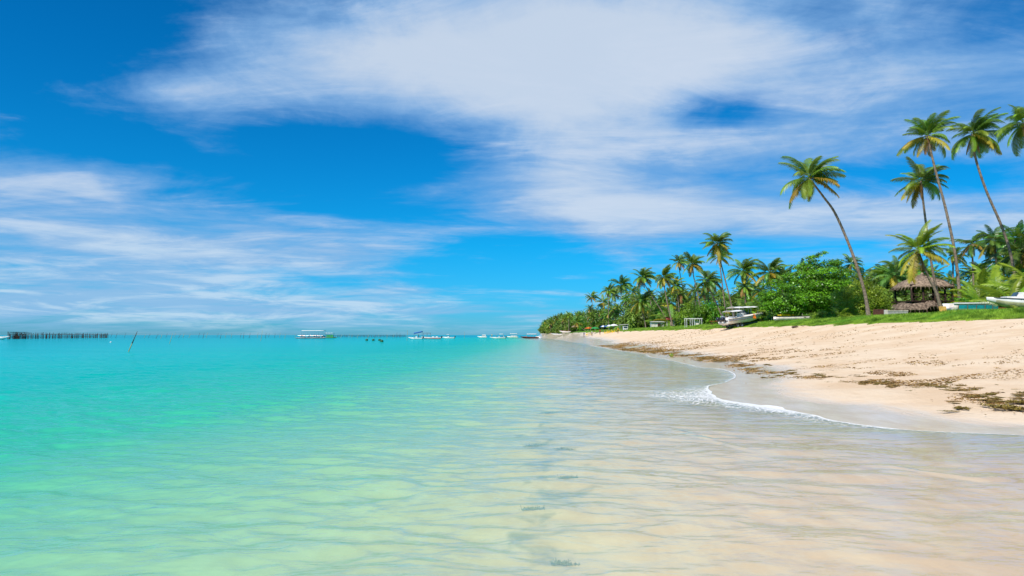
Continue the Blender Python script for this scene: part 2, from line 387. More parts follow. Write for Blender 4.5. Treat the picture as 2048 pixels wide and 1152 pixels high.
# little spilling crests running up the beach
def crest(pts, amp, wd):
    P = sorted([(atZ(a, b, 0).x, atZ(a, b, 0).y) for a, b in pts]); yy = np.interp(Xw, [p[0] for p in P], [p[1] for p in P])
    on = np.clip((Xw - P[0][0]) / .6, 0, 1) * np.clip((P[-1][0] - Xw) / .6 + .3, 0, 1)
    d = (Yw - yy) / wd; return amp * on * np.exp(-np.where(d < 0, d * 1.0, d * .45) ** 2) * (.6 + .8 * vnoise(Xw, Yw, .4, 14))
Zw += crest([(1700, 930), (1790, 936), (1850, 948), (1960, 962), (2048, 955)], .03, .08)
Zw += crest([(1350, 772), (1420, 792), (1500, 806), (1600, 824), (1760, 848)], .028, .25)
Zw += crest([(1180, 905), (1350, 860), (1500, 905), (1700, 905)], .025, .2)
film = np.clip((Ew - Xw) / 1.6, 0, 1)
Zw = np.maximum(Zw, bed + .006 + .045 * film ** .6 + .2 * Zw * film)
wm_ = bpy.data.materials.new('sea_water'); wm_.use_nodes = True; nt = NT(wm_.node_tree); wm_.node_tree.nodes.clear()
out = nt.n('ShaderNodeOutputMaterial'); pos = nt.n('ShaderNodeNewGeometry').outputs['Position']
dp = nt.n('ShaderNodeAttribute', attribute_name='depth').outputs['Fac']
dn = nt.m('SQRT', nt.m('DIVIDE', dp, 6.0, clamp=True))
big = nt.noise(nt.mapping(pos, (.02, .045, 1)), 1.0, 4, .55)
dn = nt.add(dn, nt.mul(nt.m('SUBTRACT', big, .5), nt.mul(.22, nt.m('MINIMUM', dn, .8))))
body = nt.ramp(dn, [(0, srgb('E6CAAA')), (.19, srgb('E0DABC')), (.28, srgb('A6EABA')), (.37, srgb('46DEAE')), (.50, srgb('06C6AE')), (.70, srgb('00B4B4')), (1, srgb('0098A8'))])
tintc = nt.ramp(dn, [(0, (1, 1, 1, 1)), (.22, (.97, .99, .95, 1)), (.42, (.55, .95, .84, 1)), (.6, (.15, .7, .62, 1)), (1, (.02, .4, .4, 1))])
alpha = nt.m('SUBTRACT', 1.0, nt.m('EXPONENT', nt.mul(dp, -1.0)))
pm = nt.mapping(pos, (1, 1.9, 1), (0, 0, R(8)))
b0 = nt.noise(pm, 8.5, 3, .6, .3); b1 = nt.noise(pm, 3.2, 3, .55, .3); b2 = nt.noise(pm, .9, 3, .6, .4); b3 = nt.noise(nt.mapping(pos, (.12, .3, 1)), 1.0, 4, .6)
calm = nt.ss(dp, .0, .5, .25, 1.0)
nrm = nt.bump(nt.mul(nt.add(nt.add(nt.mul(b1, .34), nt.mul(b0, .07)), nt.mul(b2, 2.3)), calm), .75, .055)
nrm = nt.bump(b3, .45, .34, nrm)
inc = nt.n('ShaderNodeNewGeometry').outputs['Incoming']
dt = nt.n('ShaderNodeVectorMath', operation='DOT_PRODUCT'); nt.put(dt.inputs[0], inc); nt.put(dt.inputs[1], nrm)
cs = nt.m('SUBTRACT', 1.0, nt.m('ABSOLUTE', dt.outputs['Value']), clamp=True)
ff = nt.m('MINIMUM', nt.m('MULTIPLY_ADD', nt.m('POWER', cs, 5.0), .95, .02), .56)     # Fresnel reflectance of water, seen through a polariser
ff = nt.mul(ff, .78)
tb = nt.n('ShaderNodeBsdfTransparent'); nt.put(tb.inputs[0], tintc)
db = nt.n('ShaderNodeBsdfDiffuse'); nt.put(db.inputs[0], body)
gb = nt.n('ShaderNodeBsdfGlossy'); gb.inputs['Roughness'].default_value = .05; nt.put(gb.inputs['Normal'], nrm); gb.inputs[0].default_value = (.40, .82, .93, 1)
mA = nt.n('ShaderNodeMixShader'); nt.put(mA.inputs[0], alpha); nt.t.links.new(tb.outputs[0], mA.inputs[1]); nt.t.links.new(db.outputs[0], mA.inputs[2])
mB = nt.n('ShaderNodeMixShader'); nt.put(mB.inputs[0], ff); nt.t.links.new(mA.outputs[0], mB.inputs[1]); nt.t.links.new(gb.outputs[0], mB.inputs[2])
nt.t.links.new(mB.outputs[0], out.inputs[0])
wmesh = npmesh('sea_water', np.stack([Xw, Yw, Zw], -1).reshape(-1, 3), gridfaces(len(wy), nW), wm_, True)
attr(wmesh, 'depth', np.maximum(Zw * (depth <= 0) - bed * (depth <= 0), 0) * (depth <= 0) + depth)
tag(link('sea_water', wmesh), kind='structure')

# ------------------------------------------------------------------ foam on the swash edge
fmat = bpy.data.materials.new('sea_foam'); fmat.use_nodes = True; nt = NT(fmat.node_tree); fmat.node_tree.nodes.clear()
out = nt.n('ShaderNodeOutputMaterial'); pos = nt.n('ShaderNodeNewGeometry').outputs['Position']
fa = nt.n('ShaderNodeAttribute', attribute_name='foam').outputs['Fac']
vo = nt.n('ShaderNodeTexVoronoi', feature='DISTANCE_TO_EDGE'); nt.put(vo.inputs['Vector'], nt.mapping(pos, (1, .8, 1))); vo.inputs['Scale'].default_value = 6.5
wob = nt.noise(pos, 9, 4, .65); wob2 = nt.noise(nt.mapping(pos, (1, 2.2, 1)), 2.4, 5, .65)
lace = nt.ss(nt.add(vo.outputs['Distance'], nt.mul(wob, .16)), .06, .20, 1, 0)
fac = nt.ss(nt.add(nt.mul(fa, 1.25), nt.mul(nt.add(lace, nt.add(wob2, wob)), .50)), .98, 1.36)
tb = nt.n('ShaderNodeBsdfTransparent'); db = nt.n('ShaderNodeBsdfDiffuse'); db.inputs[0].default_value = (.86, .85, .83, 1)
mA = nt.n('ShaderNodeMixShader'); nt.put(mA.inputs[0], nt.mul(fac, .78)); nt.t.links.new(tb.outputs[0], mA.inputs[1]); nt.t.links.new(db.outputs[0], mA.inputs[2]); nt.t.links.new(mA.outputs[0], out.inputs[0])
sel = np.where((wy > 9) & (wy < 130))[0]
fy = wy[sel]; nf_ = 60; tf = np.linspace(0, 1, nf_) ** 1.3
wid = np.interp(fy, [9, 14, 17, 19.5, 24, 27, 32, 39, 50, 130], [.5, .7, 1.2, 2.3, 3.0, 1.6, 2.0, 2.2, 1.5, 2.0])
Yf = fy[:, None] * np.ones((1, nf_)); wid = wid * np.sqrt(1 + np.clip(np.gradient(edge(fy), fy), -4, 4) ** 2); Xf = edge(fy)[:, None] - .015 - wid[:, None] * tf[None]
Zf = np.stack([np.interp(-Xf[i], -Xw[sel[i]], Zw[sel[i]]) for i in range(len(sel))]) + .008
obl = np.sqrt(1 + np.clip(np.gradient(edge(fy), fy), -4, 4) ** 2)[:, None]
rim = np.exp(-((edge(fy)[:, None] - Xf) / ((.035 + .0022 * Yf) * obl)) ** 2)
boost = np.interp(fy, [9, 13, 15, 18.5, 22, 26, 28, 35, 40, 60, 130], [.12, .22, .34, .60, .68, .34, .20, .30, .26, .18, .18])[:, None]
foam = np.clip(boost * np.clip(1 - tf[None], 0, 1) ** .8 * (.75 + .5 * vnoise(Xf, Yf, .9, 21)) + rim * (.55 + .45 * vnoise(Xf, Yf, 1.3, 22)) * np.interp(Yf, [9, 25, 29, 130], [1, 1, .5, .45]), 0, 1)
foam *= np.clip((1 - tf[None]) * 6, 0, 1)
fme = npmesh('foam', np.stack([Xf, Yf, Zf], -1).reshape(-1, 3), gridfaces(len(sel), nf_), fmat, True); attr(fme, 'foam', foam)
tag(link('foam', fme), 'white lacy foam along the edge of the thin swash on the wet sand', 'foam', kind='stuff')

# ------------------------------------------------------------------ vegetation materials
M_GREEN = mat('palm_leaf_green', srgb('5C8C28'), .38, var=.30, nscale=1.2, spec=.5, trans=.30, objrand=.55, color2=srgb('94B436'))
M_DARK = mat('palm_leaf_dark', srgb('46742A'), .40, var=.30, nscale=1.2, spec=.5, trans=.25, objrand=.5, color2=srgb('709A38'))
M_YELL = mat('palm_leaf_yellow', srgb('A69A2C'), .45, var=.30, nscale=1.2, spec=.4, trans=.30, objrand=.5, color2=srgb('CCAE3A'))
M_DEAD = mat('palm_leaf_dry', srgb('8A6238'), .7, var=.25, nscale=2, spec=.2, trans=.10, objrand=.4, color2=srgb('A8804C'))
M_LIME = mat('young_palm_leaf', srgb('78A624'), .36, var=.25, nscale=1.2, spec=.5, trans=.35, objrand=.5, color2=srgb('B4C838'))
M_TRUNK = mat('palm_trunk', srgb('8A7868'), .85, var=.28, nscale=5, bump=.6)
M_NUT = mat('coconut_husk', srgb('8A8A30'), .5, var=.3, nscale=8)
M_BARK = mat('tree_bark', srgb('5A4A3A'), .9, var=.35, nscale=6, bump=.7)
M_ALMOND = mat('almond_leaf', srgb('4C9418'), .34, var=.40, nscale=.9, spec=.5, trans=.30, color2=srgb('84C42C'))
M_SHRUB = mat('shrub_leaf', srgb('7AA626'), .42, var=.35, nscale=1.1, spec=.45, trans=.30, objrand=.4, color2=srgb('B4CC40'))
M_BUSH = mat('bush_leaf', srgb('5E9E20'), .42, var=.35, nscale=1.3, spec=.45, trans=.30, objrand=.5, color2=srgb('88C030'))
M_WOOD = mat('forest_leaf', srgb('5E8630'), .45, var=.35, nscale=.8, spec=.35, trans=.22, objrand=.5, color2=srgb('8CAC42'))

# ------------------------------------------------------------------ palm fronds
def frond_mb(droop, n=34, wid=.20, hang=.55, twist=0.0, seed=0, thick=.010, lw=.022, wind=0.0):
    """frond of unit length leaving the origin along +X, curving down"""
    r_ = random.Random(seed); mb = MB(); K = 12; pts = []; p = Vector((0, 0, 0)); a = 0.0
    dirs = []
    for i in range(K + 1):
        d = Vector((math.cos(a), wind * (i / K) ** 2 * .8, -math.sin(a))).normalized(); pts.append(p.copy()); dirs.append(d)
        p = p + d / K; a += droop / K * (.35 + 1.3 * i / K)
    mb.tube(pts, [thick * (1 - .85 * i / K) for i in range(K + 1)], 3, cap=False)
    for i in range(n):
        t = .14 + .86 * (i + .3) / n
        k = min(int(t * K), K - 1); f = t * K - k; o = pts[k].lerp(pts[k + 1], f); d = dirs[k].lerp(dirs[k + 1], f).normalized()
        side = Vector((0, 1, 0)); side = (side - d * side.dot(d)).normalized(); up = side.cross(d) * -1
        if up.z < 0: up = -up
        L = wid * (math.sin(math.pi * min(1, (t * .92 + .10))) ** .55) * r_.uniform(.82, 1.15) * (1.0 if t < .9 else .75)
        for s_ in (-1, 1):
            fw = .30 + .75 * t + r_.uniform(-.1, .1)
            dl = (side * s_ * (1.05 - .3 * t) + d * fw + up * (.25 - hang * .3)).normalized()
            if wind: dl = (dl + Vector((0, wind * .5, 0))).normalized()
            hg = hang * r_.uniform(.7, 1.25)
            m1 = o + dl * L * .5; e = o + dl * L * .86 + Vector((0, 0, -1)) * L * hg * .62; m1 += Vector((0, 0, -1)) * L * hg * .14
            wv = d * lw * .5
            mb.add([o - wv * .7, o + wv * .7, m1 + wv, m1 - wv, e], [(0, 1, 2, 3), (3, 2, 4)])
    return mb
def fset(name, material, **kw):
    return [frond_mb(seed=i * 7 + 1, **{k: (v[i % len(v)] if isinstance(v, (list, tuple)) else v) for k, v in kw.items()}).mesh(name, material) for i in range(6)]
F_G = fset('frond', M_GREEN, droop=(1.1, 1.5, 1.8, 1.3, 1.7, 1.0), hang=(.7, .9, 1.1, .8, 1.1, .7), wind=(0, .3, -.2, .35, .1, .25), wid=.25, lw=.019, n=56)
F_D = fset('frond', M_DARK, droop=(1.2, 1.6, 1.9, 1.4, 1.8, 1.0), hang=(.7, .9, 1.1, .8, 1.1, .7), wind=(0, .3, -.2, .35, .1, .25), wid=.25, lw=.019, n=56)
F_Y = fset('frond', M_YELL, droop=(.8, 1.0, 1.2, 1.1, .9, 1.3), hang=(.8, 1.0, 1.1, .9, .8, 1.0), wid=.21, lw=.030)
F_X = fset('frond', M_DEAD, droop=(.5, .7, .6, .8, .5, .7), hang=(1.2, 1.3, 1.1, 1.2, 1.3, 1.1), wid=.15, lw=.026)
F_L = fset('frond', M_LIME, droop=(1.0, 1.3, 1.6, 1.1, 1.4, .9), hang=(.6, .8, .9, .7, .9, .6), wid=.21, lw=.022, n=44, wind=(0, .15, -.15, .2, .1, -.1))
NUT = MB().ell((0, 0, -.12), (.10, .10, .14), 8, 6).mesh('coconut', M_NUT, True)
WIND = 0.40     # fronds blown towards +X

def trunk_mb(pts, r0, r1, n=8):
    """ringed, slightly swollen-foot trunk through control points (Catmull-Rom)"""
    P = [Vector(p) for p in pts]; P = [P[0] * 2 - P[1]] + P + [P[-1] * 2 - P[-2]]; out = []
    for i in range(1, len(P) - 2):
        for k in range(9):
            t = k / 9; a, b, c, d = P[i - 1], P[i], P[i + 1], P[i + 2]
            out.append(.5 * ((2 * b) + (c - a) * t + (2 * a - 5 * b + 4 * c - d) * t * t + (3 * b - a - 3 * c + d) * t ** 3))
    out.append(P[-2]); m = len(out)
    rad = [(r0 + (r1 - r0) * (i / (m - 1)) ** .7) * (1 + .5 * math.exp(-i / m * 18)) * (1.05 if i % 2 else .96) for i in range(m)]
    return MB().tube(out, rad, n)
def crown_parts(root, top, flen, nf, seed, axis=Vector((0, 0, 1)), green=F_G, yellow=.2, dead=2, up=True, nuts=5):
    r_ = random.Random(seed)
    q = Vector((0, 0, 1)).rotation_difference(axis); gap = r_.uniform(0, 6.28)
    for i in range(nf):
        t = (i + .5) / nf
        az = i * 2.39996 + r_.uniform(-.55, .55)
        if up and t > .2 and math.cos(az - gap) > .86 and r_.random() < .45: continue
        el = (1.42 - 2.15 * t ** 1.0 + r_.uniform(-.26, .26)) if up else (1.35 - 1.3 * t + r_.uniform(-.15, .15))
        if t > .70 and r_.random() < yellow * 2.2: me = r_.choice(F_Y)
        elif t > .9 and r_.random() < .3: me = r_.choice(F_X)
        elif t < .55 and r_.random() < .35: me = r_.choice(F_D) if green is F_G else r_.choice(green)
        else: me = r_.choice(green)
        d = q @ Vector((math.cos(az) * math.cos(el), math.sin(az) * math.cos(el), math.sin(el)))
        d = (d + Vector((WIND, .05, 0)) * (1 - t * .5)).normalized()
        rz = math.atan2(d.y, d.x); ry = -math.asin(max(-1, min(1, d.z)))
        o = link('frond', me, root, top + d * .10, (r_.uniform(-.5, .5), ry, rz), flen * r_.uniform(.78, 1.15))
    for i in range(dead):
        az = r_.uniform(0, 6.28); link('frond', r_.choice(F_X), root, top, (0, R(70) + r_.uniform(-.15, .15), az), flen * .7)
    for i in range(nuts):
        az = i * 6.28 / nuts + r_.uniform(-.3, .3); link('coconut', NUT, root, top + Vector((math.cos(az) * .22, math.sin(az) * .22, -.10 - r_.random() * .15)), (r_.uniform(-.4, .4), r_.uniform(-.4, .4), 0), r_.uniform(.8, 1.2))
def palm(pix, crown, r_px, X, label, seed, group=None, nf=26, Y=None, Ytop=None, yellow=.2, green=F_G, r0=.17, r1=.10, nuts=5, base_z=None, dead=2):
    """pix: base..top trunk points in the photograph, placed at inland distance X; trunk starts on the real ground"""
    Y = Y or yFor(pix[0][0], X); pts = []
    foot = atY(pix[0][0], pix[0][1], Y); foot.z = g1(foot.x, Y) - .15
    for i, (a, b) in enumerate(pix):
        p = atY(a, b, Y + ((Ytop or Y) - Y) * i / (len(pix) - 1)); pts.append(p)
    if pts[0].z - foot.z > .6: pts.insert(0, Vector((pts[0].x + (pts[0].x - pts[1].x) * (pts[0].z - foot.z) / max(.5, pts[1].z - pts[0].z) * .6, Y, foot.z)))
    else: pts[0] = foot
    top = atY(crown[0], crown[1], Ytop or Y); pts.append(top)
    if (pts[-1] - pts[-2]).length < .5: pts.pop(-2)
    root = empty('coconut_palm', pts[0].copy(), label, 'palm tree', group)
    rel = [p - pts[0] for p in pts]
    trunk_mb(rel, r0, r1).build('trunk', M_TRUNK, root, True)
    ax = (rel[-1] - rel[-2]).normalized(); ax = (ax * .5 + Vector((0, 0, 1))).normalized()
    crown_parts(root, rel[-1], r_px * (Ytop or Y) / FPX * 1.22, int(nf * 1.38), seed, ax, yellow=yellow, green=green, nuts=nuts, dead=dead)
    return root

palm([(1738, 636), (1728, 580), (1704, 505), (1672, 430), (1648, 395)], (1618, 356), 54, 38, 'lone tall coconut palm whose bare trunk leans far over the round broadleaf tree', 1, Y=None, nf=24, yellow=.25, r0=.20)
palm([(1922, 625), (1912, 520), (1893, 425), (1872, 345)], (1854, 272), 50, 46, 'tall windswept coconut palm rising from beside the turquoise sided boat', 2, nf=26)
palm([(1884, 622), (1866, 545), (1853, 455), (1846, 400)], (1842, 362), 47, 48, 'coconut palm before the thatched lookout, its crown just under a taller windswept crown', 3, nf=24)
palm([(2035, 590), (2022, 512), (2003, 452), (1972, 380), (1950, 312)], (1945, 268), 52, 52, 'tall coconut palm with S curved trunk growing out of the thicket of young palms', 4, nf=26)
palm([(2105, 600), (2100, 480), (2070, 350)], (2047, 246), 56, 50, 'coconut palm with the highest crown, standing inland of the beached white motorboat', 5, nf=26)
palm([(1887, 630), (1872, 585), (1852, 543)], (1836, 500), 56, 45, 'short coconut palm with bright yellow green crown leaning in front of the thatched lookout', 6, nf=26, yellow=.45, green=F_L, r0=.19)
palm([(1470, 642), (1458, 590), (1444, 535)], (1433, 487), 30, 40, 'slender coconut palm towering above its neighbours behind the motorboats on the trailer', 7, nf=28, yellow=.3)
palm([(1453, 640), (1447, 590), (1441, 540)], (1438, 512), 24, 42, 'slim coconut palm with straight trunk crossing behind the tallest palm by the trailer boats', 8, nf=16, yellow=.5)
palm([(1401, 625), (1395, 585), (1387, 552)], (1384, 528), 24, 44, 'coconut palm with thin curved trunk and ragged crown behind the low white frame', 9, nf=24, yellow=.3)
palm([(1447, 640), (1434, 610), (1420, 580)], (1415, 562), 27, 38, 'short dark crowned coconut palm with hanging dead fronds beside the stern of the trailer boats', 10, nf=30, green=F_D, yellow=.1, dead=5)
palm([(1368, 610), (1365, 575), (1360, 548)], (1357, 524), 20, 50, 'small crowned coconut palm standing tall behind its neighbours inland of the white shed', 11, nf=20)
palm([(1346, 655), (1336, 612), (1329, 575)], (1326, 555), 24, 36, 'coconut palm with pale curved trunk rooted in the sand by the white shed', 12, nf=26, yellow=.3)
palm([(1358, 620), (1355, 590)], (1350, 572), 20, 46, 'coconut palm with reddish brown lower fronds behind the white shed', 13, nf=20, yellow=.5)
palm([(1325, 625), (1308, 600), (1293, 575)], (1284, 555), 24, 42, 'coconut palm whose trunk leans seaward over the beach umbrellas', 14, nf=26, yellow=.3)
palm([(1292, 655), (1288, 635), (1283, 620)], (1281, 602), 26, 38, 'low coconut palm with drooping crown beside the white beach kiosk', 15, nf=28)
palm([(1248, 640), (1245, 605)], (1242, 570), 22, 48, 'coconut palm with upright crown inland of the blue and white umbrellas', 16, nf=24, green=F_D)
palm([(1217, 655), (1217, 620), (1217, 600)], (1217, 582), 17, 38, 'coconut palm with a straight trunk beside the red umbrella', 17, nf=22)
palm([(1232, 640), (1230, 610)], (1227, 588), 17, 46, 'coconut palm half hidden among the crowns inland of the red umbrella', 18, nf=18)
palm([(1262, 640), (1264, 610)], (1264, 585), 17, 46, 'coconut palm with thin crown between two fuller crowns inland of the umbrellas', 19, nf=18)
palm([(1192, 645), (1187, 625), (1185, 610)], (1183, 594), 14, 38, 'seaward coconut palm at the end of the tall row, towards the far headland', 20, nf=20, yellow=.3)
palm([(1206, 640), (1207, 625)], (1206, 605), 15, 42, 'coconut palm second in the tall row from the far headland', 21, nf=18, yellow=.3)
palm([(1497, 635), (1490, 585)], (1486, 542), 32, 52, 'full crowned coconut palm inland of the trailer boats with upright windblown fronds', 22, nf=28)
palm([(1548, 625), (1543, 590)], (1540, 545), 35, 50, 'bushy coconut palm with yellowed fronds right next to the dense round broadleaf tree', 23, nf=28, yellow=.4)
palm([(1948, 590), (1946, 540)], (1944, 488), 32, 62, 'coconut palm with feathery crown inland of the thatched lookout', 24, nf=22, green=F_D)
palm([(1905, 600), (1906, 550)], (1906, 512), 24, 66, 'smaller coconut palm between the lookout and the feathery crowned palm', 25, nf=20)
palm([(1998, 590), (1994, 540)], (1988, 482), 36, 60, 'dense dark coconut palm with fronds blown sideways above the young palms', 26, nf=30, green=F_D)
palm([(1766, 620), (1764, 580)], (1762, 552), 34, 62, 'low coconut palm filling the gap between the yellow green shrub and the lookout', 27, nf=26, green=F_D)
palm([(1795, 610), (1795, 570)], (1794, 540), 34, 70, 'coconut palm with long hanging fronds right behind the upper thatched roof', 28, nf=26)
palm([(1700, 600), (1702, 560)], (1702, 528), 24, 70, 'coconut palm showing its crown just above the dense round broadleaf tree', 29, nf=20, green=F_D)
palm([(1606, 600), (1606, 570)], (1607, 538), 18, 72, 'small coconut palm peeping out beside the topmost branch of the round broadleaf tree', 30, nf=16, green=F_D)

# young trunkless palms: fronds straight from the ground
def young_palm(px, py, X, spread, label, seed, group=None, green=F_L, nf=14, yellow=.15):
    Y = yFor(px, X); p = Vector((X, Y, 0)); p.z = g1(X, Y)
    root = empty('young_coconut_palm', p, label, 'palm tree', group)
    crown = atY(px, py, Y); h = max(.25, crown.z - p.z - spread * Y / FPX * .55)
    MB().tube([(0, 0, -.2), (0, 0, h * .5), (.03, 0, h)], [.24, .20, .13], 8).build('trunk', M_TRUNK, root, True)
    crown_parts(root, Vector((.03, 0, h)), spread * Y / FPX * 1.25, nf, seed, Vector((0, 0, 1)), green, yellow, 0, False, 0)
YP = [(1962, 570, 46, 66, 41), (1995, 560, 50, 85, 42), (2040, 580, 44, 80, 43), (1965, 600, 42, 62, 44), (2022, 612, 40, 60, 45), (1930, 575, 66, 52, 46),
      (2085, 560, 46, 85, 47), (2060, 540, 56, 80, 49)]
for i, (a, b, X, sp, sd_) in enumerate(YP):
    young_palm(a, b, X, sp, 'young coconut palm with long arching yellow green fronds inland of the beached boats', sd_, 'young palms inland of the beached boats', nf=16, yellow=.1)
for i, (a, b, X, sp, sd_) in enumerate([(1342, 625, 40, 32, 51), (1312, 632, 39, 30, 52), (1500, 612, 46, 40, 53), (1522, 605, 48, 42, 54), (1475, 608, 44, 36, 55), (1430, 620, 44, 32, 56), (1390, 615, 46, 34, 57), (1255, 640, 40, 22, 58), (1228, 645, 39, 20, 59), (1362, 600, 52, 36, 60), (1455, 585, 56, 38, 61), (1300, 610, 50, 28, 62)]):
    young_palm(a, b, X, sp, 'young coconut palm growing low among the trunks of the palm row', sd_, 'young palms among the palm row', green=F_G, nf=15)
young_palm(1680, 632, 38, 24, 'little bright palm sapling beside the foot of the lone leaning palm', 63, nf=8)

# ------------------------------------------------------------------ broadleaf trees
def leaf_cloud(blobs_, count, size, seed, flat=.5, mat_=None, clump=9, cr=.28):
    """many leaf faces in small clumps over lobes: blobs are (centre, radii)"""
    g = np.random.default_rng(seed); vol = np.array([b[1][0] * b[1][1] * b[1][2] for b in blobs_]) ** .7; vol /= vol.sum()
    nC = count // clump; bi = g.choice(len(blobs_), nC, p=vol)
    d = g.normal(size=(nC, 3)); d /= np.linalg.norm(d, axis=1)[:, None]; rr = g.uniform(.45, 1.0, nC) ** .5
    C = np.array([b[0] for b in blobs_])[bi]; Rr = np.array([b[1] for b in blobs_])[bi]
    cc = C + d * rr[:, None] * Rr * (1 + .12 * g.normal(size=(nC, 1)))
    cen = np.repeat(cc, clump, 0) + g.normal(size=(nC * clump, 3)) * np.array([cr, cr, cr * flat]); n = len(cen)
    nrm = np.repeat(d, clump, 0) * .5 + g.normal(size=(n, 3)) * .45 + np.array([0, 0, .75]); nrm /= np.linalg.norm(nrm, axis=1)[:, None]
    t = np.cross(nrm, g.normal(size=(n, 3))); t /= np.linalg.norm(t, axis=1)[:, None]; b = np.cross(nrm, t)
    s_ = size * g.uniform(.65, 1.3, (n, 1))
    v = np.stack([cen - t * s_, cen + b * s_ * .42 - nrm * s_ * .12, cen + t * s_ - nrm * s_ * .25, cen - b * s_ * .42 - nrm * s_ * .12], 1).reshape(-1, 3)
    return npmesh('foliage', v, np.arange(n * 4).reshape(-1, 4), mat_)
def branch_mb(base, tips, r0, seed):
    r_ = random.Random(seed); mb = MB(); fork = Vector((base[0], base[1], base[2] + r0 * 5))
    mb.tube([base - Vector((0, 0, .3)), base.lerp(fork, .5) + Vector((.08, 0, 0)), fork], [r0 * 1.35, r0, r0 * .9], 8)
    for tp in tips:
        tp = Vector(tp); mid = fork.lerp(tp, .5) + Vector((r_.uniform(-.4, .4), r_.uniform(-.4, .4), r_.uniform(.1, .6)))
        mb.tube([fork - Vector((0, 0, .1)), mid, tp], [r0 * .55, r0 * .32, r0 * .10], 6)
    return mb
# sea almond with layered tiers
Xa = 43; Ya = yFor(1620, Xa); ks = Ya / FPX; gA = g1(Xa, Ya)
root = empty('sea_almond_tree', (Xa, Ya, gA), 'large dense round broadleaf tree with dark green layered foliage behind the grass bank', 'tree')
def aloc(px, py, dy=0): p = atY(px, py, Ya); return (p.x - Xa, dy, p.z - gA)
tiers = [(1570, 610, 40, 17, 0), (1545, 590, 24, 11, 1.2), (1610, 600, 45, 16, -2.5), (1660, 612, 40, 15, -1), (1590, 575, 42, 13, -1.2), (1640, 575, 42, 14, -2.5), (1690, 590, 30, 14, 0),
         (1600, 553, 36, 11, 0), (1650, 548, 40, 12, -1), (1690, 560, 26, 10, 1.5), (1618, 533, 26, 10, .5), (1660, 528, 24, 9, .8), (1690, 540, 22, 10, 2), (1625, 518, 13, 7, .6), (1682, 522, 12, 6, 1.5),
         (1560, 565, 26, 8, 2), (1720, 575, 26, 12, 2.5), (1640, 595, 60, 20, 2.8), (1600, 622, 50, 9, -.5), (1535, 612, 16, 8, .5)]
bl = [(aloc(a, b, dy), (rx * ks, max(1.2, rx * ks * .85), ry * ks)) for a, b, rx, ry, dy in tiers]
for k in range(6): bl.append((aloc(1628 + k * 5, 514 - k * 2.1, .6), (.32, .32, .16)))
link('foliage', leaf_cloud(bl, 36000, .17, 5, .4, M_ALMOND, 9, .24), root)
branch_mb(Vector((0, 0, 0)), [aloc(a, b, dy) for a, b, rx, ry, dy in tiers[:14]], .30, 3).build('trunk', M_BARK, root, True)
# lighter bushy tree to its right
Xb = 42; Yb = yFor(1728, Xb); ks = Yb / FPX; gB = g1(Xb, Yb)
root = empty('bushy_tree', (Xb, Yb, gB), 'yellow green bushy tree with fine leaves behind the foot of the lone leaning palm', 'tree')
def bloc(px, py, dy=0): p = atY(px, py, Yb); return (p.x - Xb, dy, p.z - gB)
bt = [(1700, 615, 30, 18, 0), (1732, 600, 32, 20, -.6), (1756, 602, 22, 16, 0), (1718, 580, 28, 12, .5), (1750, 582, 24, 11, .5), (1690, 595, 20, 14, 1), (1728, 568, 18, 7, .4), (1764, 616, 16, 10, 0), (1730, 625, 46, 10, .3)]
link('foliage', leaf_cloud([(bloc(a, b, dy), (rx * ks, rx * ks * .8, ry * ks)) for a, b, rx, ry, dy in bt], 20000, .105, 6, .6, M_SHRUB, 8, .22), root)
branch_mb(Vector((0, 0, 0)), [bloc(a, b, dy) for a, b, rx, ry, dy in bt[:7]], .14, 4).build('trunk', M_BARK, root, True)
# tree crown at the right edge
Xc = 70; Yc = yFor(2040, Xc); ks = Yc / FPX; gC = g1(Xc, Yc)
root = empty('inland_tree', (Xc, Yc, gC), 'dark broadleaf tree showing its crown above the thicket of young palms', 'tree')
def cloc(px, py, dy=0): p = atY(px, py, Yc); return (p.x - Xc, dy, p.z - gC)
ct = [(2035, 484, 20, 7, 0), (2055, 500, 34, 10, 0), (2028, 498, 14, 5, .5), (2070, 485, 30, 12, 0)]
link('foliage', leaf_cloud([(cloc(a, b, dy), (rx * ks, rx * ks * .8, ry * ks)) for a, b, rx, ry, dy in ct], 7000, .17, 8, .5, M_ALMOND, 8, .25), root)
branch_mb(Vector((0, 0, 0)), [cloc(a, b, dy) for a, b, rx, ry, dy in ct], .22, 4).build('trunk', M_BARK, root, True)

# shrubs, three kinds of foliage mesh shared by copies
def shrub_mesh(seed, mat_, n=3200, size=.10):
    g = random.Random(seed); bl = [((g.uniform(-.7, .7), g.uniform(-.5, .5), g.uniform(.25, .75)), (g.uniform(.35, .6), g.uniform(.35, .6), g.uniform(.22, .42))) for _ in range(7)]
    return leaf_cloud(bl, n, size, seed, .7, mat_, 7, .10)
SH = [shrub_mesh(i, m_, 2600, s_) for i, (m_, s_) in enumerate([(M_BUSH, .085), (M_SHRUB, .085), (M_BUSH, .10), (M_WOOD, .10), (M_WOOD, .12)])]
STEM = branch_mb(Vector((0, 0, 0)), [(-.4, 0, .5), (.4, .1, .55), (0, .2, .6)], .04, 9).mesh('stem', M_BARK)
def shrub(X, Y, sx, sz, k, label, group, rz=None):
    root = empty('shrub', (X, Y, g1(X, Y) - .05), label, 'shrub', group, random.uniform(0, 6.28) if rz is None else rz)
    link('foliage', SH[k], root, scale=(sx, sx, sz)); link('stem', STEM, root, scale=(sx, sx, sz)); return root
for px, py0, X, wpx, hpx, k in [(1385, 0, 40, 26, 50, 0), (1408, 0, 39, 26, 44, 0), (1425, 0, 41, 22, 48, 2), (1440, 0, 42, 20, 40, 0)]:
    Y = yFor(px, X); shrub(X, Y, wpx * Y / FPX, hpx * Y / FPX, k, 'bright green leafy bush behind the low white frame', 'bushes behind the low white frame')
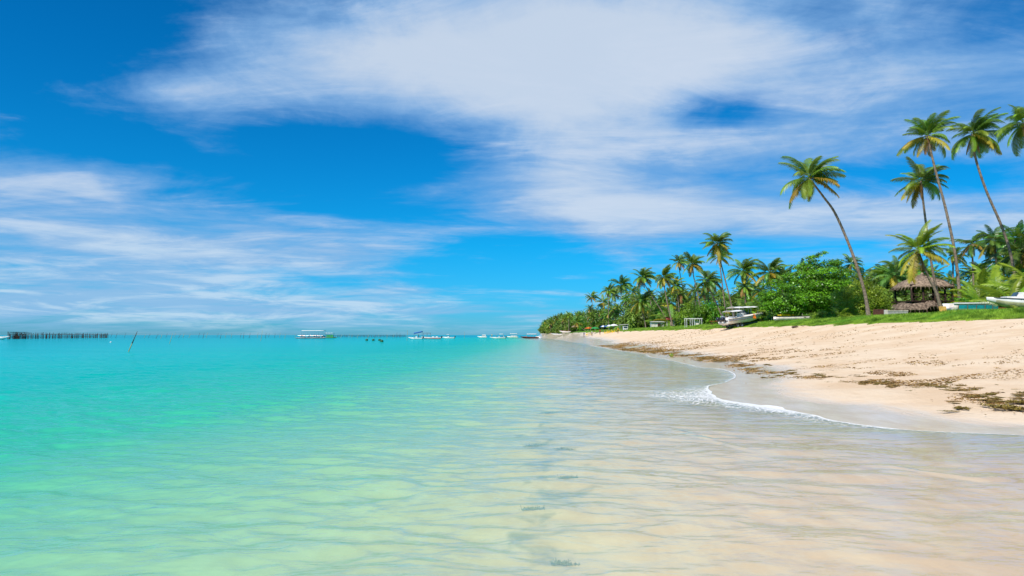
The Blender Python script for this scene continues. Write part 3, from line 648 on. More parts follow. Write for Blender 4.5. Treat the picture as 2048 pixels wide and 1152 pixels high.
for px, X, wpx, hpx, k in [(1940, 41, 34, 34, 0), (1968, 42, 30, 30, 2), (1990, 43, 26, 28, 0)]:
    Y = yFor(px, X); shrub(X, Y, wpx * Y / FPX, hpx * Y / FPX, k, 'round bright green bush behind the turquoise sided boat', 'bushes behind the turquoise sided boat')
for px, X, wpx, hpx, k in [(1655, 38.5, 22, 20, 1), (1640, 39, 18, 18, 1), (1668, 39, 14, 16, 0), (1690, 38.5, 14, 14, 1), (1548, 39, 18, 16, 0), (1620, 40, 16, 14, 0)]:
    Y = yFor(px, X); shrub(X, Y, wpx * Y / FPX, hpx * Y / FPX, k, 'low yellow green shrub beneath the round broadleaf tree', 'shrubs beneath the round broadleaf tree')
# forest filling behind the row
def crown_mesh(seed, mats, nf=20, n=18, lw=.05):
    r_ = random.Random(seed); V_, F_, MI = [], [], []
    for i in range(nf):
        t = (i + .5) / nf; az = i * 2.4 + r_.uniform(-.3, .3); el = 1.25 - 2.0 * t
        m_ = frond_mb(r_.uniform(.8, 1.5), n, .24, .8, seed=seed * 31 + i, thick=.014, lw=lw)
        M_ = Matrix.Rotation(az, 4, 'Z') @ Matrix.Rotation(-el, 4, 'Y') @ Matrix.Rotation(r_.uniform(-.5, .5), 4, 'X'); s_ = r_.uniform(.85, 1.1)
        b = len(V_); V_ += [tuple((M_ @ (Vector(v) * s_)) + Vector((.12 * s_, 0, 0))) for v in m_.v]; F_ += [tuple(b + q for q in f) for f in m_.f]
        MI += [1 if (t > .75 and r_.random() < .5) else 0] * len(m_.f)
    mb = MB(); mb.v, mb.f, mb.mi = V_, F_, MI; return mb.mesh('crown', mats)
CR = [crown_mesh(1, [M_GREEN, M_YELL]), crown_mesh(2, [M_DARK, M_YELL]), crown_mesh(3, [M_GREEN, M_DEAD]), crown_mesh(4, [M_DARK, M_DARK])]
TR = [trunk_mb([(0, 0, -.03), (b * .3, .0, .35), (b, .02, .7), (b * 1.3, .03, 1)], .022, .013, 6).mesh('trunk', M_TRUNK) for b in (.02, -.10, .09)]
TRO = [.026, -.13, .117]
def far_palm(X, Y, h, cr_, seed, label, group):
    r_ = random.Random(seed); root = empty('forest_palm', (X, Y, g1(X, Y)), label, 'palm tree', group, r_.uniform(0, 6.28)); k = r_.randrange(3)
    link('trunk', TR[k], root, scale=(h, h, h)); link('crown', CR[r_.randrange(4)], root, Vector((TRO[k] * h, .03 * h, h)), (0, 0, r_.uniform(0, 6.28)), cr_)
fr_ = random.Random(12)
zones = [  # y0, y1, x0, x1, count, h0, h1, what
 (50, 92, 56, 80, 30, 6.0, 9.5, 'coconut palm in the wood inland of the thatched lookout'),
 (92, 150, 52, 80, 34, 5.0, 8.5, 'coconut palm in the wood inland of the round broadleaf tree'),
 (135, 230, 46, 72, 52, 5.5, 10.5, 'coconut palm in the wood behind the tall palm row'),
 (225, 330, 42, 64, 48, 6.5, 12.0, 'coconut palm in the wood inland of the beach umbrellas')]
for y0, y1, x0, x1, cnt, h0, h1, lab in zones:
    for i in range(cnt):
        Y = fr_.uniform(y0, y1); X = fr_.uniform(x0, x1)
        if Y < 102 and abs(1024 + X / Y * FPX - 1846) < 85: continue
        far_palm(X, Y, fr_.uniform(h0, h1), fr_.uniform(2.6, 3.5), fr_.randrange(9999), lab, lab.replace('coconut palm', 'palms'))
    for i in range(cnt):
        Y = y0 + (y1 - y0) * (i + fr_.random()) / cnt; X = fr_.uniform(x0 - 3, x0 + 12); s_ = fr_.uniform(2.2, 3.6)
        if Y < 102 and abs(1024 + X / Y * FPX - 1846) < 105: continue
        shrub(X, Y, s_, s_ * fr_.uniform(1.0, 1.9), fr_.choice((3, 4, 3, 0)), lab.replace('coconut palm', 'dark leafy undergrowth bush'), lab.replace('coconut palm', 'undergrowth'))
lab = 'leafy palm in the thicket right behind the thatched lookout'
for i in range(12):
    Y = fr_.uniform(104, 122); X = (1780 + i * 13 - 1024) / FPX * Y; far_palm(X, Y, fr_.uniform(3.0, 7.5), fr_.uniform(2.6, 3.4), fr_.randrange(9999), lab, 'palms right behind the lookout')
    s_ = fr_.uniform(2.4, 3.4); shrub(X, Y - 2, s_, s_ * 1.5, fr_.choice((0, 1, 3)), 'leafy bush in the thicket right behind the thatched lookout', 'bushes right behind the lookout')
lab = 'palm with thin pale trunk in the wood on the far headland'
for i in range(120):
    t = i / 120; Y = 325 + 150 * t ** .8 + fr_.uniform(-4, 4); X = be(Y) - .5 + abs(fr_.gauss(0, 9)) + (1 if i % 3 else 0)
    far_palm(float(X), Y, fr_.uniform(5.0, 8.8) * (1 - .35 * max(0, (Y - 400) / 75)), fr_.uniform(2.2, 3.1), fr_.randrange(9999), lab, 'palms on the far headland')
fr2 = random.Random(5)
for i in range(26):
    Y = 285 + 60 * (i + fr2.random()) / 26; X = float(be(Y)) + fr2.uniform(4, 17); far_palm(X, Y, fr2.uniform(5, 9.5), fr2.uniform(2.4, 3.2), fr2.randrange(9999), 'palm in the low belt joining the tall palm row to the far headland', 'palms between the tall row and the headland')
    s_ = fr2.uniform(2.2, 3.4); shrub(X + 1, Y + 1, s_, s_ * 1.4, fr2.choice((0, 3, 4)), 'bush in the low belt joining the tall palm row to the far headland', 'bushes between the tall row and the headland')
for i in range(60):
    Y = 330 + 150 * (i + fr_.random()) / 60; X = float(be(Y)) + fr_.uniform(1, 9); s_ = fr_.uniform(2.2, 3.8)
    shrub(X, Y, s_, s_ * fr_.uniform(.9, 1.6), fr_.choice((3, 4)), 'dark leafy undergrowth bush on the far headland', 'undergrowth on the far headland')

# ------------------------------------------------------------------ grass on the bank
def onground(px, py, y0=4.0, y1=400.0):
    d = ray(px, py); Y = y0
    while Y < y1:
        k = Y / d.y; x, z = d.x * k, EYE + d.z * k
        if z <= g1(x, Y): return Vector((x, Y, g1(x, Y)))
        Y *= 1.004
    return Vector((d.x * y1, y1, 0))
gN = 150000
gyv = np.exp(rng.uniform(np.log(26), np.log(270), gN)); gx = be(gyv) - 1.0 + np.abs(rng.normal(0, 4.2, gN)) * rng.uniform(.2, 1.3, gN)
pat = vnoise(gx, gyv, 3.0, 8) * .6 + vnoise(gx, gyv, .9, 9) * .4
keep = (gx - be(gyv)) > (pat - .45) * 2.6 - .25
keep &= (vnoise(gx, gyv, 1.2, 41) > .22) | (gx > be(gyv) + 2)
gx, gyv = gx[keep], gyv[keep]; n_ = len(gx)
gh = (.05 + .19 * vnoise(gx, gyv, 1.6, 42) ** 1.5 * np.clip((gx - be(gyv) + .6) / 2, .25, 1)) * rng.uniform(.6, 1.5, n_)
gzv = gz(gx, gyv) - .10; az = rng.uniform(0, 6.28, n_); bw = .018 + .0005 * gyv
lean = rng.normal(0, .5, (n_, 2)); P0 = np.stack([gx - np.cos(az) * bw, gyv - np.sin(az) * bw * .3, gzv], 1); P1 = np.stack([gx + np.cos(az) * bw, gyv + np.sin(az) * bw * .3, gzv], 1)
P2 = np.stack([gx + lean[:, 0] * gh, gyv + lean[:, 1] * gh, gzv + .12 + gh], 1)
gmat = mat('grass_blade', srgb('6A9A26'), .5, var=.35, nscale=.9, spec=.3, trans=.3, color2=srgb('A8CC44'))
tag(link('grass', npmesh('grass', np.stack([P0, P1, P2], 1).reshape(-1, 3), np.arange(n_ * 3).reshape(-1, 3), gmat)), 'low ragged green grass and creepers along the top of the sand', 'grass', kind='stuff')

# ------------------------------------------------------------------ seaweed wrack
M_WEED = mat('dry_seaweed', srgb('8A6C36'), .8, var=.3, nscale=9, color2=srgb('B8985A'))
M_WEED2 = mat('fresh_seaweed', srgb('7E6E2C'), .6, var=.3, nscale=9, color2=srgb('A68E42'))
def weed_mesh(seed, n, m_, h=.10):
    g = np.random.default_rng(seed); a = g.uniform(0, 6.28, n); rr = np.sqrt(g.uniform(0, 1, n)); lob = .6 + .5 * np.sin(a * 2 + seed) * np.cos(a * 3 + seed * 2)
    c = np.stack([rr * np.cos(a) * lob, rr * np.sin(a) * lob * .62, h * (1 - rr ** 2) * g.uniform(.1, 1, n) + .01], 1)
    d = g.normal(size=(n, 3)) * np.array([1, 1, .35]); d /= np.linalg.norm(d, axis=1)[:, None]; d2 = d + g.normal(size=(n, 3)) * .6; L = g.uniform(.06, .16, (n, 1))
    u = np.cross(d, [0, 0, 1.0]); u /= np.maximum(np.linalg.norm(u, axis=1)[:, None], 1e-3); w_ = .016
    q0, q1, q2 = c - d * L, c, c + d2 * L * .8; q0[:, 2] = np.maximum(q0[:, 2], .002); q2[:, 2] = np.maximum(q2[:, 2], .002)
    tw = u * w_ + np.array([0, 0, w_ * .6])
    v = np.stack([q0 - tw, q0 + tw, q1 + tw, q1 - tw, q2 + tw, q2 - tw], 1).reshape(-1, 3); b = np.arange(n) * 6
    f = np.concatenate([np.stack([b, b + 1, b + 2, b + 3], 1), np.stack([b + 3, b + 2, b + 4, b + 5], 1)])
    return npmesh('seaweed', v, f, m_)
WM = [weed_mesh(i, 420, M_WEED if i % 2 else M_WEED2, .07 + .02 * (i % 3)) for i in range(5)]
WRACK = [(2048, 812), (1985, 800), (1900, 780), (1800, 774), (1700, 764), (1600, 751), (1530, 744), (1480, 731), (1400, 716), (1330, 707), (1260, 700), (1210, 692)]
wr = [onground(a, b) for a, b in WRACK]
wg = 'seaweed clumps on the drift line'
wr_ = random.Random(5)
big = [(2022, 818, .75), (2045, 806, .6), (1985, 800, .45), (1890, 776, .55), (1850, 770, .45), (1790, 774, .6), (1750, 766, .5), (1725, 770, .45), (1690, 757, .5), (1640, 750, .45), (1985, 790, .4), (1930, 782, .45), (1590, 742, .5), (1605, 755, .35), (1545, 756, .3), (1660, 766, .3), (1830, 783, .35), (1960, 778, .4),
       (1230, 697, .9), (1250, 701, .8), (1290, 704, .8), (1330, 709, .6), (1218, 692, 1.0), (1400, 722, .5), (1440, 724, .5), (1275, 699, .7), (1310, 702, .7), (1360, 711, .6)]
def clump(p, s_, k):
    WL = ('thick tangled' if s_ > .38 else 'small thin') + ' brown seaweed clump washed up along the drift line on the sand'
    o = link('seaweed_clump', WM[k], None, (p.x, p.y, g1(p.x, p.y) + .015), (0, 0, wr_.uniform(0, 6.28)), (s_ * wr_.uniform(.9, 1.4), s_ * wr_.uniform(.7, 1.1), s_ * wr_.uniform(.35, .7))); return tag(o, WL, 'seaweed', wg)
for a, b, s_ in big: clump(onground(a, b), s_, wr_.randrange(5))
for i in range(240):
    k = wr_.uniform(0, len(wr) - 1.001); q = wr[int(k)].lerp(wr[int(k) + 1], k % 1); q = q + Vector((wr_.gauss(.25, .75), wr_.gauss(0, .8), 0))
    if q.x > edge(q.y) + .25: clump(q, min(.6, wr_.uniform(.08, .30) * (1 + abs(q.y) * .012)), wr_.randrange(5))
# fine scatter: crumbs of weed and leaf litter, in bands up the beach
n_ = 60000; t = rng.uniform(0, 1, n_); band = rng.choice(4, n_, p=[.46, .28, .17, .09])
wyy = np.array([p.y for p in wr]); wxx = np.array([p.x for p in wr]); o_ = np.argsort(wyy)
yy = np.exp(rng.uniform(np.log(10.5), np.log(120), n_)); xx = np.interp(yy, wyy[o_], wxx[o_]) + np.array([.2, 1.9, 5.0, 11.0])[band] + rng.normal(0, 1, n_) * np.array([.45, .9, 1.4, 3.5])[band]
kp = (vnoise(xx, yy, 1.4, 51) + .4 * vnoise(xx, yy, .5, 52) > .70) & (xx > edge(yy) + .25) & (xx < be(yy) + .5); xx, yy = xx[kp], yy[kp]; n_ = len(xx)
zz = gz(xx, yy) + .02; a = rng.uniform(0, 3.14, n_); L = rng.uniform(.015, .06, n_) * (1 + yy * .012); dv = np.stack([np.cos(a), np.sin(a), np.zeros(n_)], 1) * L[:, None]; wv = np.stack([-np.sin(a), np.cos(a), np.full(n_, .8)], 1) * (.008 + .0003 * yy)[:, None]
c = np.stack([xx, yy, zz], 1); v = np.stack([c - dv, c + wv, c + dv, c - wv], 1).reshape(-1, 3)
tag(link('leaf_litter', npmesh('leaf_litter', v, np.arange(n_ * 4).reshape(-1, 4), mat('golden_litter', srgb('94703A'), .85, var=.3, nscale=3, color2=srgb('BC9A5E')))), 'crumbs of dry seaweed and leaf litter scattered over the sand', 'debris', kind='stuff')
# seagrass mats on the shallow bed
SGM = mat('seagrass', srgb('76847E'), .8, var=.25, nscale=7, color2=srgb('98A294')); SG = [weed_mesh(60 + i, 210, SGM, .06) for i in range(3)]
for i, (a, b, s_) in enumerate([(1135, 957, .16), (1062, 893, .2), (1128, 899, .22), (1065, 1020, .16), (1122, 1130, .13), (1100, 826, .4)]):
    p = atZ(a, b, -.15); Z = g1(p.x, p.y); p = atZ(a, b, Z)
    o = link('seagrass_patch', SG[i % 3], None, (p.x, p.y, g1(p.x, p.y) + .005), (0, 0, wr_.uniform(-.5, .5)), (s_ * 1.5, s_ * .9, .25 + s_ * .1)); tag(o, 'dark seagrass patch lying on the sand under the clear shallow water', 'seagrass', 'seagrass patches under the shallow water')
# green coconut at the waterline
p = onground(1343, 714); r0_ = .15
root = empty('green_coconut', (p.x, p.y, p.z), 'green coconut washed up at the edge of the thin swash', 'coconut')
MB().ell((0, 0, r0_ * .95), (r0_ * 1.25, r0_, r0_), 12, 9).build('husk', mat('green_husk', srgb('6E8A2C'), .5, var=.3, nscale=6, color2=srgb('9AA83A')), root, True)
MB().ell((-r0_ * 1.2, 0, r0_ * .95), (.03, .05, .05), 8, 6).build('stalk_cap', M_BARK, root, True)
p = onground(1590, 656); MB().ell((0, 0, .08), (.38, .2, .16), 9, 6).build('driftwood_stump', M_BARK, loc=p); tag(bpy.data.objects['driftwood_stump'], 'grey weathered driftwood stump on the sand below the grass', 'driftwood')

# ------------------------------------------------------------------ boats
W_HULL = mat('white_gelcoat', srgb('E8E4DE'), .25, var=.08, nscale=1.5, spec=.5, coat=.3)
W_OLD = mat('weathered_white_paint', srgb('E6DACC'), .45, var=.16, nscale=2.2)
W_DECK = mat('grey_deck', srgb('C8C6C0'), .6, var=.1)
M_CANV = mat('white_canvas', srgb('E6E4E0'), .75, var=.08, nscale=3)
M_ALU = mat('aluminium_tube', srgb('B8BABC'), .3, metal=.9, var=.08)
M_BLK = mat('black_cowling', srgb('20242C'), .3, var=.2, coat=.3)
M_GRY = mat('grey_cowling', srgb('7C8894'), .35, var=.15)
M_RUB = mat('tyre_rubber', srgb('22211F'), .85, var=.2)
M_RUST = mat('rusty_steel', srgb('6A4A34'), .8, var=.4, nscale=8)
M_TEAL = mat('teal_paint', srgb('2C5A58'), .6, var=.25)
M_BLUE = mat('blue_canvas', srgb('1E5FA8'), .7, var=.12)
M_ORNG = mat('orange_cloth', srgb('E07818'), .75, var=.15)
M_TURQ = mat('turquoise_paint', srgb('1FA0AC'), .45, var=.16, nscale=2)
M_KHAKI = mat('khaki_bottom_paint', srgb('BEB88E'), .6, var=.18, nscale=2)
M_PLAST = mat('yellow_plastic', srgb('E8C018'), .4, var=.1)
M_GREENP = mat('green_plastic', srgb('2E9A4A'), .5, var=.15)
M_TIMB = mat('brown_timber', srgb('6E4A2C'), .8, var=.35, nscale=5, bump=.4)
M_DTIMB = mat('dark_timber', srgb('3C2A20'), .85, var=.35, nscale=5, bump=.4)
M_STICK = mat('weathered_stick', srgb('5A4436'), .9, var=.4, nscale=4)
M_BAMB = mat('bamboo', srgb('A89A5A'), .7, var=.3, nscale=4)
M_RED = mat('red_paint', srgb('B8322A'), .5, var=.15)
M_GLASS = mat('tinted_windscreen', srgb('38505E'), .08, var=.05, spec=.8)
def hull_mb(L, B, D, rise=.35, n=14, wall=.06, floor=.5, full=.35, closed_deck=False, strake=True):
    secs = []
    for i in range(n + 1):
        t = i / n; w_ = B / 2 * (.92 + .08 * min(1, t * 4)) * (1 - (max(0, t - full) / (1 - full)) ** 2.3 * .96)
        zk = D * .95 * (max(0, t - .62) / .38) ** 2.2; sh_ = D * (1 + rise * t * t); x = L * t + (L * .04 * t if i == n else 0)
        c = zk + (sh_ - zk) * .22; iw = max(.005, w_ - wall); fz = max(min(sh_ * floor, sh_ - .05), zk + (sh_ - zk) * .5)
        if closed_deck and t > .62: fz = sh_ - .02
        secs.append([(x, w_, sh_), (x, w_ * .93, zk + (sh_ - zk) * .62), (x, w_ * .86, c), (x, 0, zk), (x, -w_ * .86, c), (x, -w_ * .93, zk + (sh_ - zk) * .62), (x, -w_, sh_), (x, -iw, sh_ + .001), (x, -iw * .96, fz), (x, iw * .96, fz), (x, iw, sh_ + .001)])
    return MB().loft(secs)
def rail_mb(L, B, D, rise=.35, full=.35, r=.03, z=.0):
    mb = MB()
    for s_ in (-1, 1):
        pts = []
        for i in range(15):
            t = i / 14; w_ = B / 2 * (.92 + .08 * min(1, t * 4)) * (1 - (max(0, t - full) / (1 - full)) ** 2.3 * .96) + .01; pts.append((L * t, s_ * w_, D * (1 + rise * t * t) + z))
        mb.tube(pts, r, 5)
    return mb
def outboard(parent, loc, s_=1.0, tilt=.9, m_=None, yaw=0.0):
    m_ = m_ or M_BLK; rot = (0, -tilt, yaw); o = MB()
    o.loft([[(x * f - .18 + ox, y * f, z) for x, y in ((-.22, -.15), (.18, -.17), (.22, 0), (.18, .17), (-.22, .15), (-.28, 0))] for z, f, ox in ((.10, .72, 0), (.20, .98, 0), (.42, 1.0, -.01), (.55, .82, -.03), (.60, .5, -.05))])
    c = o.build('outboard_motor', m_, parent, True); c.location = loc; c.rotation_euler = rot; c.scale = (s_,) * 3
    l = MB().loft([[(-.18 + x, y, z) for x, y in ((-.10, -.05), (.10, -.05), (.10, .05), (-.10, .05))] for z in (.12, -.35, -.62)]).box((-.24, 0, -.38), (.26, .20, .025)); l.loft([[(-.40 + k * .18, y * f, -.66 + z * f) for y, z in ((0, -.07), (.06, 0), (0, .07), (-.06, 0))] for k, f in ((0, .6), (1, 1), (2, .8), (2.6, .2))]); l.box((-.20, 0, -.78), (.14, .02, .16))
    l.build('lower_leg', m_, c)
    pr = MB()
    for k in range(3):
        a = k * 2.094; pr.add([(-.42, math.cos(a) * .02, -.66 + math.sin(a) * .02), (-.40, math.cos(a + .5) * .15, -.66 + math.sin(a + .5) * .15), (-.46, math.cos(a) * .17, -.66 + math.sin(a) * .17), (-.44, math.cos(a - .4) * .10, -.66 + math.sin(a - .4) * .10)], [(0, 1, 2, 3)])
    pr.tube([(-.48, 0, -.66), (-.38, 0, -.66)], .035, 6); pr.build('propeller', M_GRY, c)
def canopy(parent, x0, x1, wd, z0, z1, zb, m_=None, arch=.16, legs=2, slope=0.0, name='canopy', th=.05, lr=.025):
    grid = []
    for i in range(7):
        t = i / 6; x = x0 + (x1 - x0) * t; sag = -.05 * math.sin(math.pi * ((t * legs) % 1.0))
        grid.append([(x, wd / 2 * k, z0 + (z1 - z0) * t + arch * (1 - k * k) + sag) for k in (-1, -.6, -.2, .2, .6, 1)])
    c = MB().sheet(grid, th).build(name, m_ or M_CANV, parent, True)
    for i in range(legs + 1):
        t = i / legs; x = x0 + (x1 - x0) * t; zz_ = z0 + (z1 - z0) * t
        f = MB()
        for s_ in (-1, 1): f.bar((x + slope * (.5 - t), s_ * wd / 2 * .96, zb), (x, s_ * wd / 2 * .96, zz_), lr)
        f.bar((x, -wd / 2 * .96, zz_ - .06), (x, wd / 2 * .96, zz_ - .06), .022); f.build('canopy_frame', M_ALU, parent)
    return c
def wheel(parent, loc, r=.33, wd=.2):
    tp = [(r * .62, -wd / 2), (r * .9, -wd / 2), (r, -wd * .3), (r, wd * .3), (r * .9, wd / 2), (r * .62, wd / 2)]; n = 18
    def lathe(pr): return MB().loft([[(p_[0] * math.cos(6.2832 * k / n), p_[1], p_[0] * math.sin(6.2832 * k / n)) for p_ in pr] for k in range(n + 1)], True, False)
    t = lathe(tp).build('tyre', M_RUB, parent, True); t.location = loc
    lathe([(r * .12, -wd * .2), (r * .6, -wd * .35), (r * .63, 0), (r * .6, wd * .35), (r * .12, wd * .2)]).build('rim', M_GRY, t, True); return t
def grounded(X, Y, z=0): return Vector((X, Y, g1(X, Y) + z))

# ---- twin motorboats on trailers at the edge of the grass
def trailer_boat(px, X, dY, rz, label, tlabel, motors, cols, can, L=6.8, cloth=False, sc=1.0):
    Y = yFor(px, X) + dY; p = grounded(X, Y); c_, s_ = math.cos(rz), math.sin(rz)
    ax0 = grounded(X + 1.9 * c_, Y + 1.9 * s_); nose = grounded(X + 6.2 * c_, Y + 6.2 * s_); pitch = -math.atan2(nose.z - ax0.z, 4.3) * .62
    t = empty('boat_trailer', ax0, tlabel, 'trailer', None, rz)
    M_ = Matrix.Rotation(pitch, 4, 'Y'); f = MB()
    for s2 in (-1, 1):
        f.bar(M_ @ Vector((-1.6, s2 * .62, .38)), M_ @ Vector((2.4, s2 * .62, .38)), .06); f.bar(M_ @ Vector((2.4, s2 * .62, .38)), M_ @ Vector((4.4, 0, .38)), .06)
    for x in (-1.3, 0, 1.6): f.bar(M_ @ Vector((x, -.62, .38)), M_ @ Vector((x, .62, .38)), .05)
    f.bar((0, -.85, .33), (0, .85, .33), .045); f.build('frame', M_TEAL, t)
    for x in (-.38, .38):
        for s2 in (-1, 1): wheel(t, (x, s2 * .95, .33 + (-math.sin(pitch)) * x * .9))
    b = MB()
    for s2 in (-1, 1): b.box(M_ @ Vector((.2, s2 * .45, .47)), (2.6, .14, .12), M_.to_3x3())
    b.build('bunk', M_TIMB, t); MB().bar(M_ @ Vector((4.3, 0, .38)), (4.35, 0, .02), .04).build('jockey_leg', M_RUST, t)
    hb = ax0 + Matrix.Rotation(rz, 3, 'Z') @ (M_.to_3x3() @ Vector((-2.0, 0, .52)))
    o = empty('motorboat', hb, label, 'motorboat'); o.rotation_euler = (0, pitch, rz)
    hull_mb(L, 2.3, .86, .24, floor=.6).build('hull', W_HULL, o, True); rail_mb(L, 2.3, .86, .24, r=.05).build('rub_rail', mat('pale_rub_rail', srgb('B8A890'), .6), o)
    rail_mb(L * .97, 2.26, .56, .45, r=.02).build('side_stripe', mat('brown_stripe', srgb('8A5A3E'), .6), o)
    MB().loft([[(x, y * f_, z) for x, y in ((3.0, -.45), (3.6, -.35), (3.6, .35), (3.0, .45))] for z, f_ in ((.5, 1), (1.25, .95), (1.42, .7))]).build('console', W_HULL, o)
    MB().sheet([[(3.55, y, 1.42), (3.42, y * .9, 1.72)] for y in (-.32, 0, .32)], .02).build('windscreen', M_GLASS, o)
    for x in (1.3, 2.3, 4.4): MB().box((x, 0, .78), (.45, 1.7, .34), taper=.9).build('seat', M_CANV, o)
    for (y, m_) in zip(motors, cols): outboard(o, (-.02, y, .86), 1.25, .95, m_)
    canopy(o, *can)
    if cloth:
        MB().sheet([[(4.7 + .55 * u, -.98 + .22 * v - .04 * math.sin(u * 9), 1.06 - .55 * (1 - v) + .08 * math.sin(u * 7 + v * 3)) for v in (0, .25, .5, .75, 1)] for u in (0, .2, .4, .6, .8, 1)], .04).build('hanging_life_vest', M_ORNG, o, True)
    return o
trailer_boat(1449, 29.4, 0, R(26), 'weathered white motorboat with dark outboards and orange cloth over its side, on a trailer', 'teal boat trailer with black tyres under the weathered motorboat with dark outboards', (-.55, .35), (M_BLK, M_BLK), (.9, 2.9, 1.9, 1.85, 1.80, .85, None, .12, 1, .3), cloth=True)
trailer_boat(1470, 31.0, 3.4, R(24), 'white motorboat with a long white canopy and grey outboard, behind the weathered one', 'teal boat trailer under the white motorboat with the long canopy', (0,), (M_GRY,), (1.1, 5.4, 2.0, 2.25, 2.05, .85, None, .16, 3, .8))
# ---- long low skiff, yellow kayak
p = grounded(37.2, yFor(1590, 37.2)); o = empty('skiff', p, 'long low white rowing skiff lying along the top of the grass', 'boat', None, R(-4))
o.location.x -= 2.6; hull_mb(5.4, 1.3, .55, .30).build('hull', W_OLD, o, True); rail_mb(5.4, 1.3, .55, .30, r=.03).build('gunwale', M_DTIMB, o)
for x in (1.2, 2.5, 3.7): MB().box((x, 0, .46), (.25, 1.1, .04)).build('thwart', M_TIMB, o)
p = grounded(39.5, yFor(1575, 39.5)); o = empty('kayak', p, 'yellow plastic kayak turned over on trestles beneath the round broadleaf tree', 'kayak', None, R(6))
k = MB(); k.loft([[(x - 1.5, .36 * f * math.cos(a), .95 + .26 * f * math.sin(a)) for a in np.linspace(0, 6.283, 11)[:-1]] for x, f in ((0, .05), (.3, .5), (.9, .95), (1.6, 1), (2.2, .9), (2.8, .45), (3.1, .04))]); k.build('hull', M_PLAST, o, True)
for x in (-.8, .8):
    tr_ = MB(); tr_.bar((x, -.4, 0), (x, 0, .75), .04); tr_.bar((x, .4, 0), (x, 0, .75), .04); tr_.bar((x, -.35, .70), (x, .35, .70), .04); tr_.build('trestle', M_TIMB, o)
MB().ell((0, 0, 1.2), (.35, .2, .05), 10, 5).build('cockpit_rim', M_BLK, o)
# ---- beached motorboat at the right
p = grounded(38.2, yFor(1996, 38.2), .10); o = empty('beached_motorboat', p, 'white motorboat with khaki bottom beached on the grass beside the young palms', 'motorboat', None, 0)
o.scale = (.86,) * 3; o.location.x += 5.9; o.rotation_euler = (0, R(-1), R(180 - 6))
L_, B_, D_ = 7.0, 2.3, .82
hull_mb(L_, B_, D_, .34, floor=.6, closed_deck=True).build('hull', W_HULL, o, True)
bt_ = MB(); secs = []
for i in range(15):
    t = i / 14; w_ = (B_ / 2 * (.92 + .08 * min(1, t * 4)) * (1 - (max(0, t - .35) / .65) ** 2.3 * .96)) * .93 + .012; zk = D_ * .95 * (max(0, t - .62) / .38) ** 2.2 - .015; sh_ = D_ * (1 + .34 * t * t); x = L_ * t
    secs.append([(x, w_, zk + (sh_ - zk) * .60), (x, w_ * .935, zk + (sh_ - zk) * .22), (x, 0, zk), (x, -w_ * .935, zk + (sh_ - zk) * .22), (x, -w_, zk + (sh_ - zk) * .60)])
bt_.loft(secs, False, False).build('painted_bottom', M_KHAKI, o, True)
rail_mb(L_, B_, D_, .34, r=.045, z=-.04).build('rub_rail', mat('dark_rub_rail', srgb('4A4640'), .6), o)
MB().loft([[(x, y * f, z) for x, y in ((3.4, -.7), (5.8, -.5), (5.8, .5), (3.4, .7))] for z, f in ((.8, 1), (1.15, .95))]).loft([[(x, y, z) for x, y in ((3.4, -.55), (4.9 - k * .3, -.45), (4.9 - k * .3, .45), (3.4, .55))] for k, z in ((0, 1.15), (1, 1.55))]).build('cabin', W_HULL, o)
MB().sheet([[(5.0, y, 1.15), (4.70, y * .9, 1.56)] for y in (-.42, 0, .42)], .02).build('windscreen', M_GLASS, o)
outboard(o, (0, 0, .9), 1.2, .6, M_BLK)
for x in (1.2, 4.6): MB().box((x, 0, -.06), (.25, 1.4, .14)).build('keel_block', M_TIMB, o)
# ---- turquoise sided boat
p = grounded(37.6, yFor(1899, 37.6), .03); o = empty('turquoise_boat', p, 'white topped boat with turquoise side panels resting on the grass beside a tan board', 'boat', None, R(3))
Lh, Bh, Dh = 4.6, 1.5, .78
hull_mb(Lh, Bh, Dh, .10, full=.5, floor=.6).build('hull', W_OLD, o, True); rail_mb(Lh, Bh, Dh, .10, full=.5, r=.07, z=.0).build('gunwale', W_HULL, o)
def side(t, s_, zf, off): w_ = Bh / 2 * (.92 + .08 * min(1, t * 4)) * (1 - (max(0, t - .5) / .5) ** 2.3 * .96); return (Lh * t, s_ * (w_ * (.84 + .12 * zf) + off), Dh * (.30 + .52 * zf))
for s_ in (-1, 1):
    for k in range(5):
        t0, t1 = .10 + k * .17, .10 + k * .17 + .155; g = [[side(t0 + (t1 - t0) * u / 3, s_, v / 2, .02) for u in range(4)] for v in range(3)]
        if s_ > 0: g = [r__[::-1] for r__ in g]
        mb = MB(); n4 = 4; mb.add([q for r__ in g for q in r__], [(i * 4 + j, i * 4 + j + 1, i * 4 + 5 + j, i * 4 + 4 + j) for i in range(2) for j in range(3)]); mb.build('side_panel', M_TURQ, o)
    for k in range(6):
        t = .09 + k * .17; mb = MB(); mb.tube([side(t, s_, v, .035) for v in (-.1, .4, 1.0)], .025, 4); mb.build('rib', M_TIMB, o)
MB().box((1.2, 0, .62), (.3, 1.1, .05)).build('thwart', M_TIMB, o)
rp = MB(); rp.bar((4.35, -1.2, .0), (4.9, -.7, .95), .03); rp.build('oar', mat('pale_oar', srgb('C8C8B8'), .6), o)
p = grounded(36.9, yFor(1888, 36.9)); o = MB().box((0, 0, .28), (.62, .05, .62), Matrix.Rotation(R(-12), 3, 'X')).box((0, .12, .02), (.5, .25, .04)).build('tan_board', mat('tan_plywood', srgb('C8A050'), .7, var=.2), loc=p); tag(o, 'tan plywood board propped up at the foot of the leaning yellow green palm', 'board')

